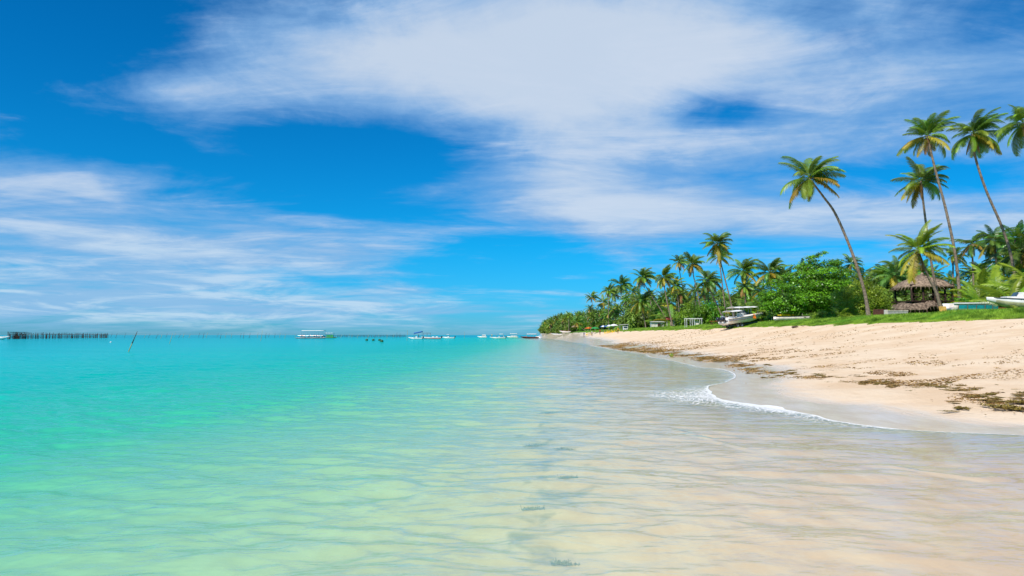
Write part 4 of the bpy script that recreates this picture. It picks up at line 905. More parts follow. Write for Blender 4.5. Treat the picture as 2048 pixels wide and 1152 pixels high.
# ------------------------------------------------------------------ people: one continuous skinned body each
def person_mesh(pose, shirt, shorts, skin=(.25, .12, .07)):
    if pose == 'stand':
        J = {'pel': (0, 0, .95, .13), 'ch': (0, 0, 1.30, .16), 'nk': (0, 0, 1.50, .06), 'hd': (0, .02, 1.66, .105), 'kl': (.10, .03, .50, .07), 'al': (.11, 0, .09, .05), 'fl': (.12, .13, .05, .045), 'kr': (-.10, .03, .50, .07), 'ar': (-.11, 0, .09, .05), 'fr': (-.12, .13, .05, .045),
             'sl': (.20, 0, 1.40, .07), 'el': (.27, 0, 1.12, .05), 'hl': (.28, .10, .86, .04), 'sr': (-.20, 0, 1.40, .07), 'er': (-.27, 0, 1.12, .05), 'hr': (-.28, .10, .86, .04)}
    else:
        J = {'pel': (0, 0, .52, .14), 'ch': (0, 0, .88, .16), 'nk': (0, .02, 1.08, .06), 'hd': (0, .05, 1.24, .105), 'kl': (.12, .45, .52, .075), 'al': (.12, .45, .10, .05), 'fl': (.12, .58, .05, .045), 'kr': (-.12, .45, .52, .075), 'ar': (-.12, .45, .10, .05), 'fr': (-.12, .58, .05, .045),
             'sl': (.20, 0, .98, .07), 'el': (.27, .10, .72, .05), 'hl': (.18, .32, .60, .04), 'sr': (-.20, 0, .98, .07), 'er': (-.27, .10, .72, .05), 'hr': (-.18, .32, .60, .04)}
    ks_ = list(J); ed = [('pel', 'ch'), ('ch', 'nk'), ('nk', 'hd'), ('pel', 'kl'), ('kl', 'al'), ('al', 'fl'), ('pel', 'kr'), ('kr', 'ar'), ('ar', 'fr'), ('ch', 'sl'), ('sl', 'el'), ('el', 'hl'), ('ch', 'sr'), ('sr', 'er'), ('er', 'hr')]
    me = bpy.data.meshes.new('tmp'); me.from_pydata([J[k][:3] for k in ks_], [(ks_.index(a), ks_.index(b)) for a, b in ed], []); ob = bpy.data.objects.new('tmp', me); COL.objects.link(ob)
    ob.modifiers.new('s', 'SKIN'); ob.modifiers.new('d', 'SUBSURF').levels = 1
    for i, k in enumerate(ks_): me.skin_vertices[0].data[i].radius = (J[k][3],) * 2
    me.skin_vertices[0].data[0].use_root = True
    bpy.context.view_layer.update(); ev = ob.evaluated_get(bpy.context.evaluated_depsgraph_get()); m2 = bpy.data.meshes.new_from_object(ev); bpy.data.objects.remove(ob); m2.name = 'body'
    m2.materials.clear()
    for m_ in (mat('skin', skin, .5, var=.1), shirt, shorts, mat('dark_hair', (.02, .015, .012), .6)): m2.materials.append(m_)
    nk, pl, hdz, kz = J['nk'][2], J['pel'][2], J['hd'][2], J['kl'][2]
    for f in m2.polygons:
        c = f.center; i = 0
        if pl + .03 < c.z < nk - .02 and abs(c.x) < .25: i = 1
        elif kz - (.02 if pose == 'stand' else .5) + (.10 if pose == 'stand' else .45) < c.z <= pl + .03 and abs(c.x) < .22 and c.y < .42: i = 2
        if c.z > hdz + .02 and (c.y < .08 or c.z > hdz + .07): i = 3
        f.material_index = i; f.use_smooth = True
    return m2
C_OR, C_YE, C_RE, C_BL, C_WH = (mat('vest_orange', srgb('E8602C'), .7), mat('shirt_yellow', srgb('E0C020'), .7), mat('shirt_red', srgb('B82C28'), .7), mat('shirt_blue', srgb('2C5AA0'), .7), mat('shirt_white', srgb('E0DED8'), .7))
C_DK = mat('dark_shorts', srgb('2A2E3A'), .8)
PM = {}
def person(pose, shirt, loc, rz, label, group=None):
    k = (pose, shirt.name)
    if k not in PM: PM[k] = person_mesh(pose, shirt, C_DK)
    return tag(link('person', PM[k], None, loc, (0, 0, rz)), label, 'person', group)

# ------------------------------------------------------------------ boats on the water
def sea(px, Y): return Vector(((px - 1024) / FPX * Y / math.cos(PITCH) * 1.0, Y, 0))
def sea_boat(px0, px1, Y, label, D=.9, B=None, hullm=None, bow_left=True, cat='motorboat', name='motorboat', rise=.3, **kw):
    a, b = sea(px0, Y), sea(px1, Y); L = (b - a).length; o = empty(name, a if not bow_left else b, label, cat, None, R(180) if bow_left else 0)
    o.location.z = -.28; hull_mb(L, B or L * .34, D + .28, rise, closed_deck=kw.get('deck', True)).build('hull', hullm or W_HULL, o, True)
    rail_mb(L, B or L * .34, D + .28, rise, r=.05).build('rub_rail', kw.get('railm', W_HULL), o); return o, L, D + .28
# tour barge with canopy and passengers
o, L, D = sea_boat(596, 652, 400, 'long white tour barge with flat canopy and passengers in orange vests', D=.55, B=4.5, bow_left=False, cat='tour boat', name='tour_boat', rise=.02, deck=False)
canopy(o, L * .20, L * .99, 4.2, 4.9, 4.9, .6, None, .12, 6, 0, 'canopy', .30, .08)
rl = MB()
for s_ in (-1, 1):
    for z in (1.9,): rl.bar((L * .08, s_ * 1.9, z), (L * .95, s_ * 1.9, z), .04)
    for i in range(9): rl.bar((L * (.08 + .108 * i), s_ * 1.9, .5), (L * (.08 + .108 * i), s_ * 1.9, 1.9), .04)
rl.build('railing', M_ALU, o)
for i in range(5): MB().box((L * (.28 + .13 * i), 0, 1.0), (.5, 3.0, .6)).build('bench', M_TIMB, o)
MB().box((L * .52, 0, .62), (L * .9, 4.2, .12)).build('floor', W_DECK, o); rail_mb(L, 4.5, .40, .02, r=.16).build('dark_waterline', M_BLK, o)
for i, (f, s_, sh_) in enumerate([(.20, -1.2, C_OR), (.28, -.8, C_OR), (.62, -1.2, C_OR), (.70, -1.0, C_OR), (.80, -.8, C_OR), (.45, -1, C_BL), (.90, -.9, C_RE), (.24, -1.6, C_OR), (.66, -1.7, C_OR), (.755, -1.6, C_OR), (.16, -1.4, C_OR), (.50, -1.5, C_OR)]):
    q = o.location + Vector((L * f, s_, .70)); person('stand', sh_, q, R(180) if i % 2 else 0, 'passenger in ' + ('an orange vest' if sh_ is C_OR else 'a blue shirt' if sh_ is C_BL else 'a red shirt') + ' standing under the tour barge canopy', 'passengers on the tour barge')
o, L, D = sea_boat(648, 676, 440, 'green and white pontoon boat with a square canopy moored beside the tour barge', D=.6, B=3, hullm=M_GREENP, bow_left=False, rise=.05, cat='boat', name='pontoon_boat')
canopy(o, L * .18, L * .75, 2.6, 3.6, 3.6, .8, None, .06, 3, 0, 'canopy', .25, .10)
MB().box((L * .50, 0, 1.6), (L * .46, 2.2, 1.5)).build('green_side_screen', M_GREENP, o); MB().ell((L * .05, -.6, 1.2), (1.3, .8, .6)).build('dark_tender_bag', M_BLK, o, True)
o, L, D = sea_boat(819, 846, 325, 'white motorboat shaded by a tilted bright blue canopy', D=.7)
canopy(o, L * .02, L * .62, 2.6, 4.0, 3.2, .9, M_BLUE, .25, 1, 0, 'blue_canopy', .35, .06); outboard(o, (0, 0, .9), 1.3, .2); MB().box((L * .45, 0, 1.15), (.8, 1.1, .9), taper=.8).build('console', W_HULL, o)
person('stand', C_OR, o.location + Vector((-L * .28, -.3, .85)), R(60), 'person in an orange vest standing under the tilted blue canopy')
o, L, D = sea_boat(845, 882, 345, 'white motorboat with red stripe and bare canopy poles next to the blue canopied boat', D=.8)
canopy(o, L * .55, L * .98 - .6, 1.9, 3.3, 3.35, .9, mat('brown_canvas', srgb('7A4A44'), .8), .02, 2, 0, 'canopy', .12, .06); rail_mb(L * .98, L * .345, .60, .4, r=.10).build('red_stripe', M_RED, o); outboard(o, (0, 0, 1.0), 1.6, .4)
for x in (.2, .4): MB().box((L * x, 0, 1.2), (L * .13, 1.9, .6), taper=.8).build('seat', M_CANV, o)
o, L, D = sea_boat(885, 909, 380, 'small white speedboat with a T shaped top and dark outboard', D=.75)
canopy(o, L * .4, L * .62, 1.5, 2.6, 2.6, .9, None, .05, 1, 0, 'canopy', .2, .06); outboard(o, (0, 0, .95), 1.4, .3); MB().box((L * .5, 0, 1.2), (.9, 1.0, .8), taper=.75).build('console', W_HULL, o)
o, L, D = sea_boat(956, 974, 480, 'small white cabin cruiser far out beyond the other boats', D=.9)
MB().loft([[(L * x, y * f, z) for x, y in ((.12, -.9), (.62 - k * .12, -.8), (.62 - k * .12, .8), (.12, .9))] for k, z, f in ((0, 1.0, 1), (1, 2.4, .85), (1.2, 2.5, .8))]).build('cabin', W_HULL, o)
MB().box((L * .34, 0, 1.9), (L * .36, 1.62, .35)).build('window_band', M_GLASS, o)
o, L, D = sea_boat(981, 1011, 370, 'white open boat carrying several people, one standing in a yellow shirt', D=.8, deck=False, rise=.15)
canopy(o, L * .15, L * .42, 2.0, 2.9, 2.9, .9, None, .06, 1, 0, 'canopy', .2, .06); outboard(o, (0, 0, 1.0), 1.4, .25); MB().box((L * .42, 0, 1.1), (.9, 1.2, .9), taper=.8).build('console', W_HULL, o)
b0 = o.location
person('stand', C_YE, b0 + Vector((-L * .90, 0, 1.0)), R(-30), 'person in a yellow shirt standing at the bow of the open white boat')
person('stand', C_RE, b0 + Vector((-L * .62, -.3, .62)), R(90), 'person in a red shirt standing amidships in the open white boat')
person('sit', C_BL, b0 + Vector((-L * .24, -.5, .75)), R(180), 'person in a blue shirt sitting under the canopy of the open white boat')
person('sit', C_WH, b0 + Vector((-L * .12, -.4, .75)), R(180), 'person in a white shirt sitting by the motor of the open white boat')
o, L, D = sea_boat(1013, 1036, 480, 'white passenger boat with a long flat roof on posts, far out', D=.9)
canopy(o, L * .06, L * .70, 2.4, 3.4, 3.4, .9, None, .08, 4, 0, 'canopy', .3, .07); MB().box((L * .38, 0, 1.5), (L * .5, 2.0, .8)).build('bench_block', M_CANV, o)
o, L, D = sea_boat(1042, 1077, 410, 'long dark wooden boat with pale canopy near the far beach', D=.8, B=2.4, hullm=M_DTIMB, railm=M_RED)
canopy(o, L * .12, L * .68, 2.0, 3.0, 3.0, .9, None, .10, 3, 0, 'canopy', .25, .07); MB().box((L * .72, 0, 1.25), (L * .12, 1.0, .35)).build('orange_bundle', M_ORNG, o)
o, L, D = sea_boat(1072, 1089, 425, 'white speedboat with raised canopy lying just off the far beach', D=.9)
canopy(o, L * .1, L * .5, 1.7, 3.1, 3.0, .9, None, .10, 1, 0, 'canopy', .2, .06); outboard(o, (0, 0, 1.0), 1.4, .4)
o, L, D = sea_boat(-30, 22, 300, 'white motorboat at rest beside the dense end of the stake fence', D=1.1, bow_left=False, B=2.8)
MB().loft([[(L * x, y * f, z) for x, y in ((.15, -1.0), (.6 - k * .1, -.9), (.6 - k * .1, .9), (.15, 1.0))] for k, z, f in ((0, 1.2, 1), (1, 1.9, .85))]).build('cabin', W_HULL, o)
for i, (px, Y, lab) in enumerate([(1124, 330, 'small white boat pulled up on the far beach'), (1141, 318, 'white skiff pulled up on the far beach beside the thatched shade')]):
    X = (px - 1024) / FPX * Y; o = empty('beached_skiff', grounded(X, Y), lab, 'boat', None, R(170)); hull_mb(5.0, 1.7, .8, .3).build('hull', W_HULL, o, True); rail_mb(5.0, 1.7, .8, .3, r=.05).build('gunwale', M_RED if i else M_TEAL, o); MB().box((2.2, 0, .8), (.3, 1.3, .06)).build('thwart', M_TIMB, o)

# ------------------------------------------------------------------ stakes, fish trap fences, buoys
def fence_line(px0, Y0, px1, Y1, n, hgt, label, rails, seed, rad=.10, dense=None):
    r_ = random.Random(seed); a, b = sea(px0, Y0), sea(px1, Y1); o = empty('fish_trap_fence', (a.x, a.y, 0), label, 'stake fence')
    for i in range(n):
        t = (i + r_.uniform(-.3, .3)) / (n - 1); t = min(1, max(0, t)); t = t if dense is None else dense(t); q = (b - a) * t
        h = hgt * r_.uniform(.72, 1.08); q.y += r_.uniform(-1.5, 1.5)
        MB().tube([(q.x, q.y, -4), (q.x + r_.uniform(-.1, .1), q.y, h * .5), (q.x + r_.uniform(-.3, .3), q.y, h)], [rad, rad * .9, rad * .6], 5).build('stake', M_STICK, o)
    for t0, t1, z in rails:
        q0, q1 = (b - a) * t0, (b - a) * t1; MB().bar((q0.x, q0.y, z), (q1.x, q1.y, z), rad * .7, 5).build('rail', M_STICK, o)
fence_line(24, 335, 220, 470, 190, 3.3, 'long fence of close set dark stakes standing in the sea', [(0, .17, 3.1), (0, .17, 1.4), (.25, 1, 2.2), (.1, .8, .9)], 2, .11, lambda t: t ** 1.0)
fence_line(24, 335, 57, 352, 34, 3.5, 'taller square pen of dark stakes at the end of the sea fence', [(0, 1, 3.4), (0, 1, 2.4), (0, 1, .8)], 8, .11)
fence_line(672, 640, 812, 700, 90, 2.2, 'low far fence of dark stakes beyond the green floats', [(0, .5, 1.6), (.55, 1, 1.5)], 3, .15)
sr = random.Random(4)
def stake(px, ybase, ytop, rad, m_, label, group=None, dx=0):
    Y = EYE * FPX / (ybase - 670); a = sea(px, Y); top = atY(px + dx, ytop, Y)
    return tag(MB().tube([(0, 0, -1.5), (0, 0, 0), ((top.x - a.x) * .5 + .03, 0, top.z * .5), (top.x - a.x, 0, top.z)], [rad, rad, rad * .85, rad * .5], 6).build('wooden_stake', m_, None, True, a), label, 'stake', group)
Y = 83; a = sea(262, Y); tp = atY(275, 662, Y) - a
root = empty('leaning_pole', a, 'two toned leaning pole standing alone in the turquoise water', 'pole')
MB().tube([tp * -.35, Vector((0, 0, 0)), tp * .30, tp * .46], [.055, .055, .05, .05], 7).build('pale_lower_pole', M_BAMB, root, True); MB().tube([tp * .42, tp * .7, tp * .98], [.058, .045, .028], 7).build('dark_upper_pole', M_STICK, root, True)
MB().tube([tp * .40, tp * .47], .07, 7).build('lashing', mat('rope_lashing', srgb('4A4438'), .9), root)
stake(343, 687, 667, .05, M_BAMB, 'thin upright bamboo pole standing beyond the leaning pole', dx=2)
stake(524, 682, 661, .06, M_BAMB, 'thin tall pole standing alone between the stake fence and the tour barge', dx=1)
stake(815, 681, 660, .07, M_BAMB, 'tall pale pole standing beside the boat with the blue canopy'); stake(929, 677, 663, .07, M_BAMB, 'thin pale pole between the speedboat and the open boat')
for px in list(range(228, 600, 12)) + list(range(684, 812, 11)):
    stake(px + sr.uniform(-5, 5), sr.uniform(674.6, 677.2), sr.uniform(664.5, 669.5), .10, sr.choice((M_STICK, M_BAMB, M_BAMB)), 'thin weathered fishing stake in the loose row across the bay', 'fishing stakes in the loose row across the bay', sr.uniform(-1, 1))
a = sea(226, 182); root = empty('white_buoy', a, 'small white mooring buoy floating near the stake fence', 'buoy'); MB().ell((0, 0, .08), (.24, .24, .20), 10, 8).build('float', W_HULL, root, True); MB().bar((0, 0, .2), (0, 0, .36), .04).build('ring', M_ALU, root)
for i, (px, py) in enumerate([(735, 680), (748, 680), (760.5, 680), (765, 682.5)]):
    Y = EYE * FPX / (py - 670 + 1.5); a = sea(px, Y); root = empty('green_float', a, 'squat dark green mooring float off the far stake fence', 'float', 'green floats off the far stake fence')
    MB().loft([[(.46 * f * math.cos(t), .46 * f * math.sin(t), z) for t in np.linspace(0, 6.283, 13)[:-1]] for z, f in ((-.3, .8), (0, 1), (.42, 1), (.58, .7))]).build('drum', mat('dark_green_drum', srgb('1E5A34'), .5, var=.2), root, True); MB().bar((-.2, 0, .62), (.2, 0, .62), .05).build('handle', M_RUST, root)

# ------------------------------------------------------------------ thatched lookout
M_THATCH = mat('grey_thatch', srgb('8A7462'), .95, var=.35, nscale=3.5, bump=.6, color2=srgb('AC947C'))
M_THATCH2 = mat('brown_thatch', srgb('6E5A4C'), .95, var=.35, nscale=3.5, bump=.6, color2=srgb('94806E'))
Yg_ = 92; cx = atY(1846, 600, Yg_).x; g0 = g1(cx, Yg_); KS = Yg_ / FPX
def zpx(y): return atY(1840, y, Yg_).z - g0
root = empty('thatched_lookout', (cx, Yg_, g0), 'two storey open timber lookout with shaggy grey thatched roofs', 'gazebo')
def thatch_roof(name, cx_, rx, ry, prof, m_, seed, nstr, notch=None):
    r_ = random.Random(seed); n = 48; secs = []
    for f, z in prof:
        row = []
        for k in range(n):
            a = 6.2832 * k / n; q = f * (1 + .025 * math.sin(a * 7 + seed) + r_.uniform(-.012, .012)); zz_ = z + r_.uniform(-.04, .04) * (f > .2)
            if notch and abs((a - notch + 3.1416) % 6.2832 - 3.1416) < .22 and f > .8: zz_ += .45
            # squarish hip outline
            sq = 1 / max(abs(math.cos(a)), abs(math.sin(a))) ** .45
            row.append((cx_ + rx * q * sq * .93 * math.cos(a), ry * q * sq * .93 * math.sin(a), zz_))
        secs.append(row)
    lip = [(x * 1.0 - (x - cx_) * .06, y * .94, z - .10) for x, y, z in secs[-1]]; und = [(cx_ + (x - cx_) * .5, y * .5, z + .55) for x, y, z in secs[-1]]
    rf = MB().loft(secs + [lip, und]).build(name, m_, root, True)
    st = MB()
    for i in range(nstr):   # straw strands lying down the slope and hanging over the eave
        a = r_.uniform(0, 6.2832); k = int(a / 6.2832 * n) % n; j = r_.choice([len(prof) - 1] * 3 + list(range(1, len(prof) - 1)))
        p0, p1 = Vector(secs[j - 1][k]), Vector(secs[j][k]); d = (p1 - p0).normalized(); s0 = p0.lerp(p1, r_.uniform(.3, 1.0)) + Vector((0, 0, .03)); e = s0 + d * r_.uniform(.2, .5) + Vector((0, 0, -.16 if j == len(prof) - 1 else .03)); u = d.cross(Vector((0, 0, 1))).normalized() * .03 + Vector((0, 0, .01))
        st.add([s0 - u, s0 + u, e + u * .5, e - u * .5], [(0, 1, 2, 3)])
    s_ = st.build('straw_fringe', m_, rf); s_['kind'] = 'stuff'; return rf
fl = zpx(603); e1 = zpx(576); tp_ = zpx(549); e0 = zpx(621)
thatch_roof('upper_roof', 0, 3.75, 3.2, [(.04, tp_), (.20, tp_ - .28), (.45, tp_ - .62), (.72, tp_ - 1.0), (.92, e1 + .22), (1.0, e1)], M_THATCH, 3, 1500)
thatch_roof('lower_roof', -.55, 3.5, 3.4, [(.55, fl + .02), (.70, fl - .12), (.85, fl - .45), (.96, e0 + .22), (1.0, e0)], M_THATCH2, 4, 1300, notch=4.75)
for i, (x, y) in enumerate([(-2.75, -2.1), (-1.35, -2.3), (.2, -2.35), (1.6, -2.2), (2.75, -1.9), (-2.6, 2.0), (0, 2.2), (2.6, 2.0)]):
    MB().tube([(x, y, -.3), (x + .03, y, fl), (x, y, e1 + .3)], [.15, .14, .13], 8).build('post', M_DTIMB, root, True)
MB().box((0, 0, fl - .04), (5.9, 4.9, .14)).build('floor', M_DTIMB, root)
pf = [(-2.75, -2.1), (-1.35, -2.3), (.2, -2.35), (1.6, -2.2), (2.75, -1.9)]
for (x0, y0), (x1, y1) in zip(pf[:-1], pf[1:]):
    MB().bar((x0, y0, fl + .9), (x1, y1, fl + .9), .06).build('handrail', M_DTIMB, root)
    for z0, z1 in ((fl + .08, fl + .88), (fl + .88, fl + .08)): MB().bar((x0, y0, z0), (x1, y1, z1), .045).build('cross_brace', M_DTIMB, root)
for s_ in (-1, 1): MB().bar((s_ * 2.7, -2.0, fl + .9), (s_ * 2.6, 2.0, fl + .9), .06).build('handrail', M_DTIMB, root)
fin = MB().tube([(0, 0, tp_ - .1), (.05, 0, tp_ + .25)], [.28, .12], 7).build('ridge_cap', M_THATCH, root, True)
for y0 in (-2.2, 2.1): MB().bar((-2.9, y0, e1 + .28), (2.9, y0, e1 + .28), .09).build('beam', M_DTIMB, root)
# small straw hut behind it
p = grounded(atY(1905, 610, 100).x, 100); r2 = empty('straw_hut', p, 'small straw roofed hut half hidden right behind the lookout', 'hut')
mb = MB(); mb.loft([[(1.9 * f * math.cos(t) * q, 1.6 * f * math.sin(t) * q, z) for t, q in zip(np.linspace(0, 6.283, 15)[:-1], [1, .96, 1.03, .98, 1.02, .97, 1.01, 1, .96, 1.03, .98, 1.02, .97, 1.01])] for z, f in ((1.2, 1.0), (1.7, .85), (2.3, .45), (2.6, .08))]); mb.build('roof', mat('tan_straw', srgb('A8824E'), .95, var=.3, nscale=5, bump=.5), r2, True)
for x, y in ((-1.3, -1), (1.3, -1), (-1.3, 1), (1.3, 1)): MB().bar((x, y, -.1), (x, y, 1.5), .08).build('post', M_DTIMB, r2)
# house with terracotta roof behind
p = grounded(66, 112, -1.7); h = empty('cream_house', p, 'low cream house with terracotta tiled roof half hidden behind the lookout', 'house')
MB().box((0, 0, 1.5), (13, 6, 3.2)).build('wall', mat('cream_render', srgb('D8B888'), .85, var=.1), h)
M_TILE = mat('terracotta_tile', srgb('C0603A'), .8, var=.25, nscale=3)
rf = MB().loft([[(x, -3.8, 3.1), (x, 0, 4.8), (x, 3.8, 3.1), (x, 0, 4.6)] for x in (-7, 7)]).build('roof', M_TILE, h)
for i in range(28):
    MB().tube([(-6.85 + i * .507, -3.82, 3.16), (-6.85 + i * .507, -.05, 4.86)], .10, 5).build('roof_tile_course', M_TILE, rf)
for x in (-4.5, -1.5, 3.5): w0 = MB().box((x, -3.03, 1.8), (1.1, .08, 1.1)).build('window', M_GLASS, h); MB().box((x, -3.08, 1.2), (1.3, .12, .08)).build('sill', W_OLD, w0)
d0 = MB().box((1.0, -3.03, 1.05), (1.0, .1, 2.1)).build('door', M_TIMB, h); MB().ell((1.35, -3.1, 1.05), (.05, .05, .05), 6, 5).build('handle', M_ALU, d0)

# ------------------------------------------------------------------ fences, walls, small buildings along the bank
def picket(px0, px1, X, n, h_, m_, label, name='picket_fence', rails=(.25, .75), wd=.10):
    a = grounded(X, yFor(px0, X)); b = Vector((X, yFor(px1, X), 0)); o = empty(name, a, label, 'fence')
    # fence runs parallel to the picture's width: keep Y of its first end
    Lx = (px1 - px0) * a.y / FPX
    for i in range(n):
        x = Lx * i / (n - 1); z = g1(a.x + x, a.y) - a.z; MB().box((x, 0, z + h_ / 2 - .05), (wd, .05, h_)).build('post', m_, o)
    for f in rails: MB().bar((0, .05, h_ * f + g1(a.x, a.y) - a.z), (Lx, .05, h_ * f + g1(a.x + Lx, a.y) - a.z), .03, 4).build('rail', m_, o)
picket(1749, 1776, 39.2, 16, .95, mat('red_brown_picket', srgb('5E3A30'), .8, var=.3), 'dark red brown picket fence between the bushy tree and the grey wall')
picket(1680, 1706, 39.6, 7, 1.1, mat('orange_brown_post', srgb('B0603A'), .8, var=.3), 'rusty orange post fence beneath the bushy tree', wd=.16)
picket(1606, 1668, 39.4, 8, 1.05, mat('pale_post', srgb('B0A888'), .8, var=.3), 'pale wooden post and rail fence beneath the round broadleaf tree', 'post_and_rail_fence', wd=.09)
picket(1544, 1562, 38.4, 3, .8, W_OLD, 'three white posts beside the long low skiff', 'white_post_fence', rails=(.8,), wd=.12)
a = grounded(39.6, yFor(1775, 39.6)); o = empty('low_wall', a, 'low grey rendered wall with white end pillar in front of the lookout', 'wall'); MB().box((1.1, 0, .28), (2.2, .2, .70)).build('wall', mat('grey_render', srgb('A8A4A0'), .9, var=.15), o); MB().box((-.08, 0, .34), (.26, .3, .84)).build('end_pillar', W_OLD, o); MB().box((1.1, 0, .66), (2.25, .28, .07)).build('coping', W_OLD, o)
# white frame table on the grass
X = 33.5; Y = yFor(1374, X); a = grounded(X, Y); o = empty('white_pergola', a, 'low white pole frame standing on the grass', 'frame'); Lx = 30 * Y / FPX; top = atY(1374, 637.5, Y).z - a.z
for x in (0, Lx * .36, Lx * .5, Lx):
    for y in (0, 1.4): MB().bar((x, y, g1(X + x, Y + y) - a.z - .1), (x, y, top), .05).build('pole', W_HULL, o)
for y in (0, 1.4): MB().box((Lx / 2, y, top + .02), (Lx + .3, .14, .10)).build('top_rail', W_HULL, o)
for i in range(6): MB().box((Lx * i / 5, .7, top + .09), (.10, 1.6, .05)).build('slat', W_HULL, o)
MB().box((Lx * .72, .7, .75 + (g1(X + Lx * .72, Y) - a.z)), (Lx * .3, .7, .08)).box((Lx * .72, .7, .35 + (g1(X + Lx * .72, Y) - a.z)), (Lx * .25, .5, .7)).build('cabinet', W_OLD, o)
# timber bench table by the boats
X = 34.5; Y = yFor(1421, X); a = grounded(X, Y); o = empty('timber_table', a, 'orange brown timber table beside the outboards of the trailer boats', 'table')
MB().box((.75, 0, .72), (1.6, .8, .07)).build('tabletop', mat('orange_timber', srgb('A8602C'), .7, var=.25), o)
for x in (.15, 1.35):
    for y in (-.3, .3): MB().box((x, y, .30), (.09, .09, .80)).build('leg', M_TIMB, o)
MB().box((.75, -.7, .42), (1.5, .25, .05)).box((.2, -.7, .18), (.07, .2, .46)).box((1.3, -.7, .18), (.07, .2, .46)).build('bench', M_TIMB, o)
# white shed and red roofed shelter
X = 37; Y = yFor(1304, X); a = grounded(X, Y); o = empty('white_shed', a, 'small white board shed with open front at the edge of the palm row', 'shed'); Lx = 24 * Y / FPX
MB().box((Lx / 2, 1.2, .75), (Lx, 2.2, 1.7)).build('wall', W_OLD, o)
for i in range(9): MB().box((Lx * (i + .5) / 9, .07, .75), (Lx / 9 * .86, .05, 1.6)).build('board', W_HULL if i % 2 else W_OLD, o)
MB().box((Lx / 2, 1.1, 1.68), (Lx + .5, 2.9, .09), Matrix.Rotation(R(4), 3, 'X')).build('roof', W_DECK, o); MB().box((Lx * .62, .03, .55), (.8, .06, 1.3)).build('doorway', M_DTIMB, o)
X = 39; Y = yFor(1332, X); a = grounded(X, Y); o = empty('red_shelter', a, 'open shelter with a dark red roof beside the white shed', 'shelter'); Lx = 14 * Y / FPX
MB().loft([[(x, -1.6, 2.0), (x, 0, 2.7), (x, 1.6, 2.0), (x, 0, 2.6)] for x in (-.3, Lx + .3)]).build('roof', mat('dark_red_roof', srgb('8A3028'), .8, var=.2), o)
for x in (0, Lx):
    for y in (-1.3, 1.3): MB().bar((x, y, -.1), (x, y, 2.2), .07).build('post', W_OLD, o)
# beach umbrellas, kiosk, tables far along the sand
def umbrella(px, X, cols, label, r=1.35, h_=2.3):
    Y = yFor(px, X); o = empty('beach_umbrella', grounded(X, Y), label, 'umbrella'); MB().bar((0, 0, -.1), (0, 0, h_ + .1), .03).build('pole', M_ALU, o)
    for k in range(8):
        a0, a1 = k * math.pi / 4, (k + 1) * math.pi / 4; q = [(0, 0, h_), (r * .6 * math.cos(a0), r * .6 * math.sin(a0), h_ - .22), (r * .6 * math.cos(a1), r * .6 * math.sin(a1), h_ - .22), (r * math.cos(a0), r * math.sin(a0), h_ - .55), (r * math.cos(a1), r * math.sin(a1), h_ - .55)]
        MB().add(q, [(0, 1, 2), (1, 3, 4, 2)]).build('canopy_panel', cols[k % len(cols)], o)
def ytable(px, X, label, m_=None):
    Y = yFor(px, X); o = empty('beach_table', grounded(X, Y), label, 'table', 'yellow tables under the umbrellas'); MB().box((0, 0, .72), (1.0, 1.0, .06)).build('tabletop', m_ or M_PLAST, o)
    for x in (-.4, .4):
        for y in (-.4, .4): MB().box((x, y, .34), (.07, .07, .72)).build('leg', m_ or M_PLAST, o)
    for s_ in (-1, 1): MB().box((s_ * .9, 0, .42), (.42, .42, .05)).box((s_ * 1.1, 0, .68), (.05, .42, .5)).box((s_ * .9, 0, .2), (.36, .36, .42)).build('chair', m_ or M_PLAST, o)
umbrella(1228, 30.2, (M_CANV, M_CANV), 'plain white beach umbrella over yellow tables'); umbrella(1219, 29.8, (M_BLUE, M_CANV, M_GREENP, M_CANV), 'blue, white and green panelled beach umbrella')
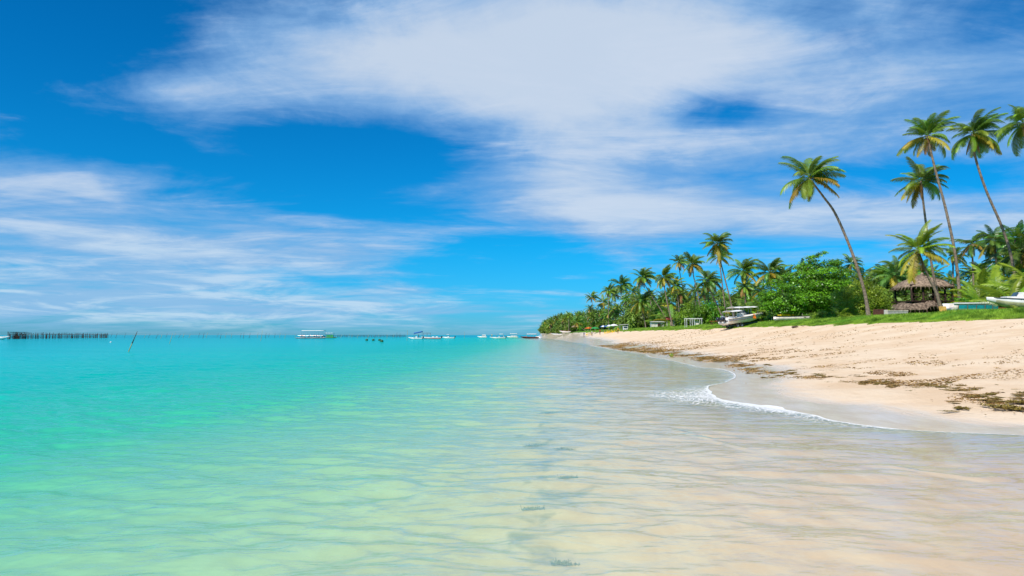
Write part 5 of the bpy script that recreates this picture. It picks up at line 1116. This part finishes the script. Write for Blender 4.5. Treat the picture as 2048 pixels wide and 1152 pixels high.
umbrella(1178, 27.5, (M_RED, M_ORNG), 'red and orange beach umbrella towards the far headland', 1.8, 2.6); umbrella(1190, 28.2, (M_GREENP,), 'plain green beach umbrella beside the red and orange one', 1.6, 2.3); umbrella(1207, 29.5, (M_BLUE, M_CANV), 'blue and white striped beach umbrella beside a thin palm', 1.2)
for px, X in ((1222, 29.0), (1231, 29.4), (1216, 28.6), (1178, 26.5)): ytable(px, X, 'yellow plastic table with chairs under the beach umbrellas')
X = 31.0; Y = yFor(1240, X); a = grounded(X, Y); o = empty('beach_kiosk', a, 'white beach kiosk cart with an awning on thin legs', 'kiosk')
MB().box((1.5, 0, .95), (1.3, 1.2, 1.2)).build('body', W_HULL, o); MB().box((1.1, 0, 1.95), (2.5, 1.8, .10), Matrix.Rotation(R(-3), 3, 'Y')).build('awning', M_CANV, o)
for x in (-.05, 2.2):
    for y in (-.8, .8): MB().bar((x, y, -.1), (x, y, 1.95), .04).build('leg', M_ALU, o)
MB().box((1.5, -.64, 1.15), (1.0, .05, .45)).build('hatch', M_GLASS, o); wheel(o, (1.2, -.6, .28), .28, .12); wheel(o, (1.8, -.6, .28), .28, .12)
for px, X, sh_, lab in [(1200, 27.2, C_RE, 'person in a red shirt walking on the sand below the striped umbrella'), (1184, 25.8, C_WH, 'person in a white shirt standing by the red and orange umbrella'), (1168, 24.5, C_BL, 'person in a blue shirt on the sand towards the far headland'), (1236, 28.6, C_YE, 'person in a yellow shirt standing near the beach kiosk')]:
    person('stand', sh_, grounded(X, yFor(px, X)), R(40), lab)
p = grounded(31, 330); o = empty('thatched_umbrella', p, 'small conical thatched sunshade on the far beach', 'sunshade'); MB().loft([[(2.6 * f * math.cos(t), 2.6 * f * math.sin(t), z) for t in np.linspace(0, 6.283, 13)[:-1]] for z, f in ((2.0, 1), (2.6, .6), (3.4, .05))]).build('roof', M_THATCH, o); MB().bar((0, 0, -.1), (0, 0, 2.8), .10).build('post', M_DTIMB, o)
palm([(1172, 664), (1163, 656), (1157, 648)], (1153, 645), 12, 33, 'small coconut palm with yellowed crown leaning over the far beach', 77, nf=18, yellow=.5, nuts=0)
